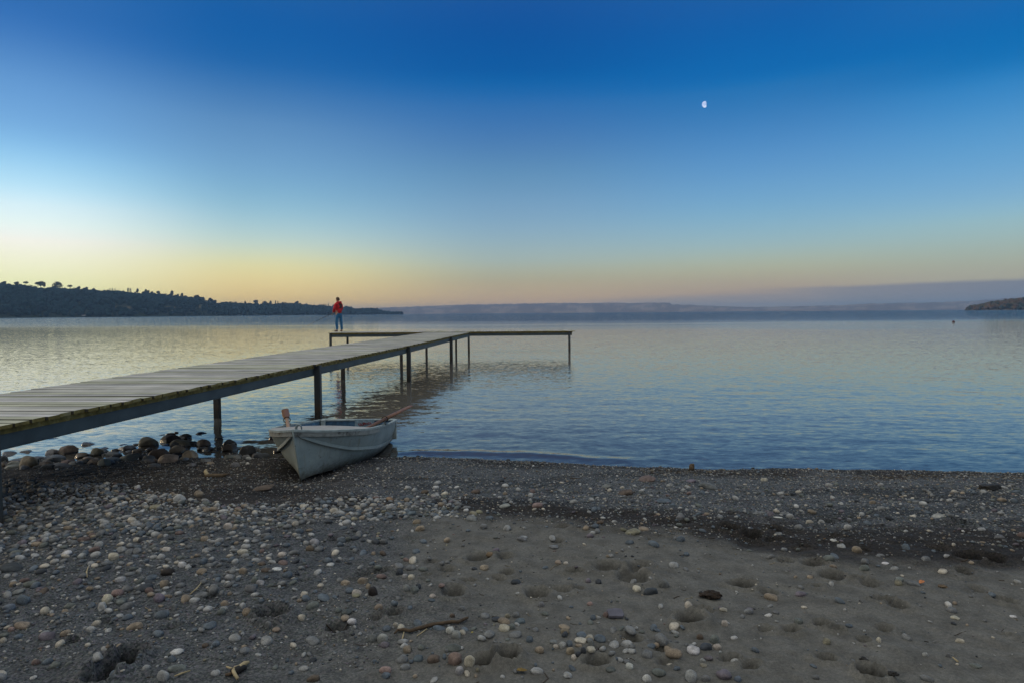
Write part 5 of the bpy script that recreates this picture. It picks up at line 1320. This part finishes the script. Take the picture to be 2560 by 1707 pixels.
# right headland, warm low-sun light painted into ground and foliage colours
RSKY = [(2412, 774.2), (2418, 771), (2422, 767.6), (2440, 765.5), (2466, 762), (2480, 758.5), (2494, 756), (2510, 754.5), (2531, 751.5), (2545, 750), (2560, 748.5), (2700, 738), (2900, 730)]
RDf = lambda px: float(np.interp(px, [2412, 2560, 2900], [1700, 1560, 1350])); REf = lambda px: float(np.interp(px, [2412, 2440, 2560, 2900], [25, 60, 160, 320]))
rinfo, rprof = make_hill('headland', RSKY, None, RDf, REf, None, 2411, 2880, 120, lambda V: np.tile((.09, .06, .03), (len(V), 1)), 15, lambda px: float(np.interp(px, [2412, 2440, 2560], [1, 5, 7])))
def rpal(px, u, r_):
    g = r_.uniform(.6, 1.3); t = r_.random()
    if t < .5: return (.10 * g, .055 * g, .024 * g)
    if t < .78: return (.08 * g, .065 * g, .026 * g)
    return (.025 * g, .034 * g, .022 * g)
V, Fa, Cc = wood(rinfo, rprof, 1100, 2416, 2860, lambda px, r_: float(np.interp(px, [2412, 2430, 2480, 2560], [3, 7, 9, 10])) * r_.uniform(.6, 1.25), rpal, 78)
tag(link_mesh('forest', np_mesh('forest', V, Fa, Cc), None, [MAT['leaf']], True), 'warm brown forest on the small headland at far right', 'forest', None, 'stuff')

# far shore across the lake
FSKY = [(500, 778), (800, 774), (980,769),(1060,766),(1154,762.7),(1304,760),(1416,758.5),(1470,759),(1524,757),(1573,759),(1608,757.6),(1640,757.2),(1672,757.5),(1681,762),(1735,763.5),(1800,766.5),(1860,768),(1919,768),(2000,766),(2102,763.6),(2175,759.5),(2321,757),(2431,753),(2500,748),(2560,743),(2800,728)]
fx_ = np.linspace(440, 2760, 900)
V = []
for px in fx_:
    yv = float(np.interp(px, *zip(*FSKY)))
    P = at_y(px, yv, 6300.); dx = P.x / P.y
    hz_ = P.z + 3.5 * float(fbm(np.array([px / 9.]), np.array([3.3]), 121, 3)[0]) + 2.5 * max(0, float(vnoise(np.array([px / 2.6]), np.array([7.7]), 125)[0]))
    for Y, f_ in ((5480, -.12), (5500, .03), (5650, .3), (5900, .62), (6100, .82), (6300, 1.0), (6600, .9), (7400, -.1)):
        V.append((dx * Y, Y, hz_ * f_ * (1 + (.10 * float(vnoise(np.array([px / 14.]), np.array([Y / 90.]), 131)[0]) if 0 < f_ < 1 else 0))))
V = np.array(V); ii_ = np.arange(len(V)).reshape(len(fx_), 8)
q_ = np.stack([ii_[:-1, :-1].ravel(), ii_[1:, :-1].ravel(), ii_[1:, 1:].ravel(), ii_[:-1, 1:].ravel()], 1)
t_ = sstep(.15, .55, fbm(V[:, 0] / 130, V[:, 1] / 70, 141, 3))[:, None]
o = link_mesh('far_hills', np_mesh('far_hills', V, q_, np.array([.20, .15, .14]) * (1 - t_) + np.array([.34, .26, .22]) * t_), None, [MAT['hill']], True); tag(o, kind='structure')

# ------------------------------------------------------------------ buoy, moon
bpnt = at_z(2383.8, 805.6, 0)
bu = empty('buoy', bpnt); tag(bu, 'small dark red mooring buoy floating alone far out on the lake at right', 'buoy')
MAT['buoy'] = simple('dark red buoy plastic', (.06, .01, .018), .5, .2)
V, Fa = ICO[3]; V = V * np.array([.21, .21, .2]); V[:, 2] += .05; me = np_mesh('float', V, Fa); link_mesh('float', me, bu, [MAT['buoy']], True)
mb_ = MB(); mb_.tube([(-.03, 0, .24), (-.03, 0, .29), (.03, 0, .29), (.03, 0, .24)], .012, 6); mb_.build('lifting_eye', MAT['iron'], bu)
m, nt, b = mat('moon surface'); nt.nodes.remove(b); em = nt.nodes.new('ShaderNodeEmission'); v = texco(nt, 'Object'); n1 = noise(nt, .028, 4, .6, v)
r = ramp(nt, [(.35, (.28, .42, .75)), (.5, (.5, .62, .92)), (.62, (.85, .92, 1.0))]); nt.links.new(n1.outputs[0], r.inputs[0]); nt.links.new(r.outputs[0], em.inputs['Color']); em.inputs['Strength'].default_value = 1.0
nt.links.new(em.outputs[0], nt.nodes['Material Output'].inputs['Surface'])
md = ray(1762.6, 261.6).normalized(); MDIST = 14000.; mr = 7.0 / F * MDIST
V, Fa = ICO[4]; V = V.copy()
# the sunlit half only: the night side of the moon cannot be seen against the blue sky
sv_ = (-right * .93 - upv * .16 + md * .16).normalized(); sv_ = np.array(sv_)
dd = V @ sv_; V = V - np.outer(np.minimum(dd + .28, 0), sv_)
moon = link_mesh('moon', np_mesh('moon', V * mr, Fa), None, [m], True); moon.location = CAM + md * MDIST
tag(moon, 'pale half moon high in the blue sky right of centre', 'moon')

# ------------------------------------------------------------------ things lying on the beach
MAT['twig'] = simple('dark brown bark', (.075, .05, .028), .85, .45, 30)
MAT['straw'] = simple('pale dry straw', (.36, .29, .16), .8, .25, 30)
MAT['drift'] = simple('wet driftwood', (.11, .075, .04), .8, .45, 16)
MAT['weed'] = simple('black rotting weed', (.014, .013, .011), .75, .5, 30)
def lay(pts, lift=.012):
    out_ = []
    for px, py in pts:
        P = hit(px, py); z_ = float(ground_z(np.array([P.x]), np.array([P.y]))[0]); out_.append(Vector((P.x, P.y, z_ + lift)))
    return out_
def lie(name, shapes, label, cat, group=None, parts=None):
    """shapes: list of (part name, pts, radii, material)"""
    c_ = shapes[0][1][len(shapes[0][1]) // 2].copy()
    if len(shapes) == 1 and not parts:
        mb_ = MB(); mb_.tube([p - c_ for p in shapes[0][1]], shapes[0][2], 7); o = mb_.build(name, shapes[0][3], None, smooth=True); o.location = c_
    else:
        o = empty(name, c_)
        for pn_, pts, rad, m_ in shapes:
            mb_ = MB(); mb_.tube([p - c_ for p in pts], rad, 7); mb_.build(pn_, m_, o, smooth=True)
    return tag(o, label, cat, group)
zf = lambda x, y: (980 + x * .11054, 1500 + y * .11054)
lie('twig', [('stem', lay([zf(60,800), zf(130,725), zf(260,715), zf(400,745), zf(600,690), zf(900,600), zf(1150,565), zf(1350,535), zf(1500,545), zf(1640,470), zf(1720,440)], .014), [.005,.007,.009,.009,.010,.010,.009,.009,.009,.008,.006], MAT['twig']),
             ('side_shoot', lay([zf(270,745), zf(250,830), zf(225,930)], .006), [.004, .004, .003], MAT['straw']), ('side_shoot', lay([zf(790,665), zf(690,740), zf(560,830)], .006), [.003, .003, .002], MAT['straw'])],
    'long dark forked twig with a pale broken tip lying among pebbles on the sand', 'twig')
A0 = lambda x, y: (540 + x * .085, 1600 + y * .085)
lie('root_tuft', [('root', lay([A0(640,1250), A0(560,1120), A0(510,1010), A0(560,920), A0(700,860)], .02), [.007,.008,.008,.007,.005], MAT['straw']), ('root', lay([A0(310,840), A0(420,885), A0(540,915)], .012), [.004,.005,.005], MAT['straw']),
                  ('root', lay([A0(620,980), A0(700,900), A0(850,800), A0(980,745)], .02), [.006,.010,.012,.006], MAT['straw']), ('root', lay([A0(270,1070), A0(380,1060), A0(520,1000)], .01), [.006,.008,.006], MAT['twig']), ('root', lay([A0(420,980), A0(600,960), A0(760,880), A0(900,860)], .012), [.012,.02,.018,.008], MAT['weed'])],
    'pale curled dry root tuft with dark fibres near the bottom edge', 'root tuft')
D6 = lambda x, y: (340 + x / 6.533, 1060 + y / 6.533)
lie('driftwood', [('log', lay([D6(1130,870), D6(1250,868), D6(1400,862), D6(1530,835)], .02), [.02, .026, .022, .008], MAT['drift']), ('branch_stub', lay([D6(1165,870), D6(1135,820), D6(1150,790)], .035), [.022, .02, .012], MAT['straw'])],
    'brown driftwood piece with a pale stub on the dark sand left of the bow', 'driftwood')
C1 = lambda x, y: fpx(x, y, 1700)
def lump(name, px, py, wpx, hpx, mat_, label, cat, seed, ang=2, group=None):
    P = hit(px, py, -.01); s_ = P.y / F; V, Fa = stone_shape(4, seed, .34, ang); V = V * (1 + .10 * vnoise(V[:, 0] * 6 + V[:, 2] * 4, V[:, 1] * 6, seed))[:, None]
    me = np_mesh(name, V * np.array([wpx * s_ / 2, wpx * s_ * .38, hpx * s_ * .55]), Fa); o = link_mesh(name, me, None, [mat_], True); gz_ = max(float(ground_z(np.array([P.x]), np.array([P.y]))[0]), -.01)
    o.location = (P.x, P.y + wpx * s_ * .3, gz_ + hpx * s_ * .35); return tag(o, label, cat, group)
MAT['cone'] = simple('shaggy dark brown cone', (.035, .022, .013), .95, .6, 55, 0, 1.0, .01)
lump('pine_cone', *C1(207, 1022), 54, 19, MAT['cone'], 'dark brown shaggy cone shaped chunk lying on bare sand at right', 'driftwood', 901)
lump('wooden_stub', 1728.5, 1175, 13, 19, MAT['drift'], 'brown pointed wooden stub standing up right at the waterline', 'wood stub', 902, 3)
lump('weed_clump', *C1(2045, 310), 48, 14, MAT['weed'], 'black weed clump on the drift line at the far right', 'weed clump', 903, 1)
lump('weed_clump', *C1(1260, 1530), 40, 22, MAT['weed'], 'largest black weed clump near the bottom right', 'weed clump', 904, 1)
lump('weed_clump', *C1(1210, 1425), 22, 9, MAT['weed'], 'small black weed scrap above the large bottom right clump', 'weed clump', 905, 1)
lump('weed_clump', *C1(1400, 1555), 26, 12, MAT['weed'], 'small black weed scrap right of the large bottom right clump', 'weed clump', 906, 1)
lump('weed_clump', *C1(1730, 945), 28, 6, MAT['drift'], 'thin olive weed strand on the sand at right', 'weed clump', 907, 1)
put_stone('boulder', BSH[3], 1883, 1171, 9, 6, 'black', 'tiny black stone poking out of the water right of the wooden stub', GB, 'boulder', .3, -.02)
for i_, (px, py, w_, h_) in enumerate([(1045, 1140, 9, 5), (1270, 1150, 12, 6), (1330, 1158, 11, 6), (1386, 1152, 9, 5), (1013, 1142, 8, 5), (1355, 1161, 8, 4), (2370, 1184, 12, 4)]):
    put_stone('pebble', SHAPES[i_ % 6], px, py, w_, h_, 'black', 'small black wet pebble right at the waterline', 'small black pebbles at the waterline', 'pebble', .3, -.02)
# slate tile: thin slab with a chipped corner
P = hit(*fpx(1805, 1150, 850)); s_ = P.y / F; hw = 21 * s_
mb_ = MB(); outl = [(-1, -.55), (.75, -.6), (1, -.3), (.95, .5), (.2, .62), (-.95, .5)]
n_ = len(outl); vs_ = [(x * hw, y * hw * 1.3, 0) for x, y in outl] + [(x * hw * .97, y * hw * 1.26, .016) for x, y in outl]
mb_.add(vs_, [tuple(reversed(range(n_))), tuple(range(n_, 2 * n_))] + [(i, (i + 1) % n_, (i + 1) % n_ + n_, i + n_) for i in range(n_)])
MAT['slate'] = simple('mauve grey slate', (.10, .095, .115), .6, .25, 25)
o = mb_.build('slate_tile', MAT['slate'], None, bevel=.002); o.location = (P.x, P.y + hw * .8, float(ground_z(np.array([P.x]), np.array([P.y + hw * .8]))[0]) + .012); o.rotation_euler = (.22, .05, .1)
tag(o, 'flat mauve grey slate tile propped on the sand by a reddish pebble', 'slate tile')
# fallen leaves
def leaf(px, py, wpx, col, label, seed):
    r_ = random.Random(seed); P = hit(px, py); s_ = P.y / F; L_ = wpx * s_; V = []; Fq = []; n_ = 10
    for i in range(n_ + 1):
        u = i / n_; hw_ = math.sin(math.pi * u ** .85) * .36 * L_ * (1 + .15 * math.sin(i * 2.3 + seed)); zz_ = .12 * L_ * math.sin(3 * u + seed)
        V += [(u * L_ - L_ / 2, -hw_, zz_ + hw_ * .5), (u * L_ - L_ / 2, 0, zz_), (u * L_ - L_ / 2, hw_, zz_ + hw_ * .35)]
    for i in range(n_):
        for j in (0, 1): Fq.append((i * 3 + j, i * 3 + j + 1, i * 3 + j + 4, i * 3 + j + 3))
    me = bpy.data.meshes.new('leaf'); me.from_pydata(V, [], Fq); m_ = simple('fallen leaf ' + str(seed), col, .7, .35, 60)
    o = link_mesh('leaf', me, None, [m_], True); sol = o.modifiers.new('thick', 'SOLIDIFY'); sol.thickness = .0015
    o.location = (P.x, P.y, float(ground_z(np.array([P.x]), np.array([P.y]))[0]) + .014); o.rotation_euler = (r_.uniform(-.2, .3), 0, r_.uniform(-.8, .8)); tag(o, label, 'leaf')
leaf(*fpx(1188, 1500, 850), 29, (.2, .125, .02), 'crumpled yellow brown leaf near the bottom edge at centre', 3)
leaf(*C1(1580, 922), 17, (.45, .17, .06), 'small orange leaf alone on the sand at right', 5)
leaf(*C1(945, 637), 7, (.4, .2, .05), 'tiny orange leaf on the dark strip at right', 8)
leaf(*fpx(865, 1255, 850), 8, (.3, .24, .06), 'tiny yellow leaf standing among pebbles right of the twig', 6)
# straws
for pts, lab in (([fpx(1240, 998, 0), fpx(1290, 955, 0), fpx(1322, 912, 0)], 'pale dry straw standing across the left pebble field'), ([C1(1780, 1410), C1(1815, 1440)], 'short pale straw at the lower right'), ([C1(1945, 300), C1(1980, 283), C1(2060, 275)], 'pale dry stick arched over the black weed on the drift line'),
                 ([fpx(1540, 236, 850), fpx(1500, 233, 850), fpx(1580, 236, 850)][:3], 'dark short stick on the gravel below the waterline'), ([fpx(570, 885, 0), fpx(566, 850, 0), fpx(578, 815, 0)], 'thin curled straw in the left pebble field near the edge'), ([fpx(1140, 1535, 0), fpx(1190, 1515, 0), fpx(1245, 1498, 0)], 'faint thin straw at the bottom left')):
    dark = 'dark' in lab
    lie('stick' if dark else 'straw', [('stem', lay(pts, .01), [.003, .0045, .003][:len(pts)], MAT['twig' if dark else 'straw'])], lab, 'stick' if dark else 'straw')

# ------------------------------------------------------------------ haze
mb_ = MB(); mb_.box(-9700, 9700, -9600, 9700, -12.5, 112.); 
m, nt, b = mat('lake haze'); nt.nodes.remove(b); pv = nt.nodes.new('ShaderNodeVolumePrincipled'); pv.inputs['Color'].default_value = (.37, .60, .92, 1); pv.inputs['Density'].default_value = HAZE; pv.inputs['Anisotropy'].default_value = 0.0
nt.links.new(pv.outputs[0], nt.nodes['Material Output'].inputs['Volume'])
hz = mb_.build('haze', m); tag(hz, 'thin bluish dawn haze hanging over the lake', 'haze', None, 'stuff')
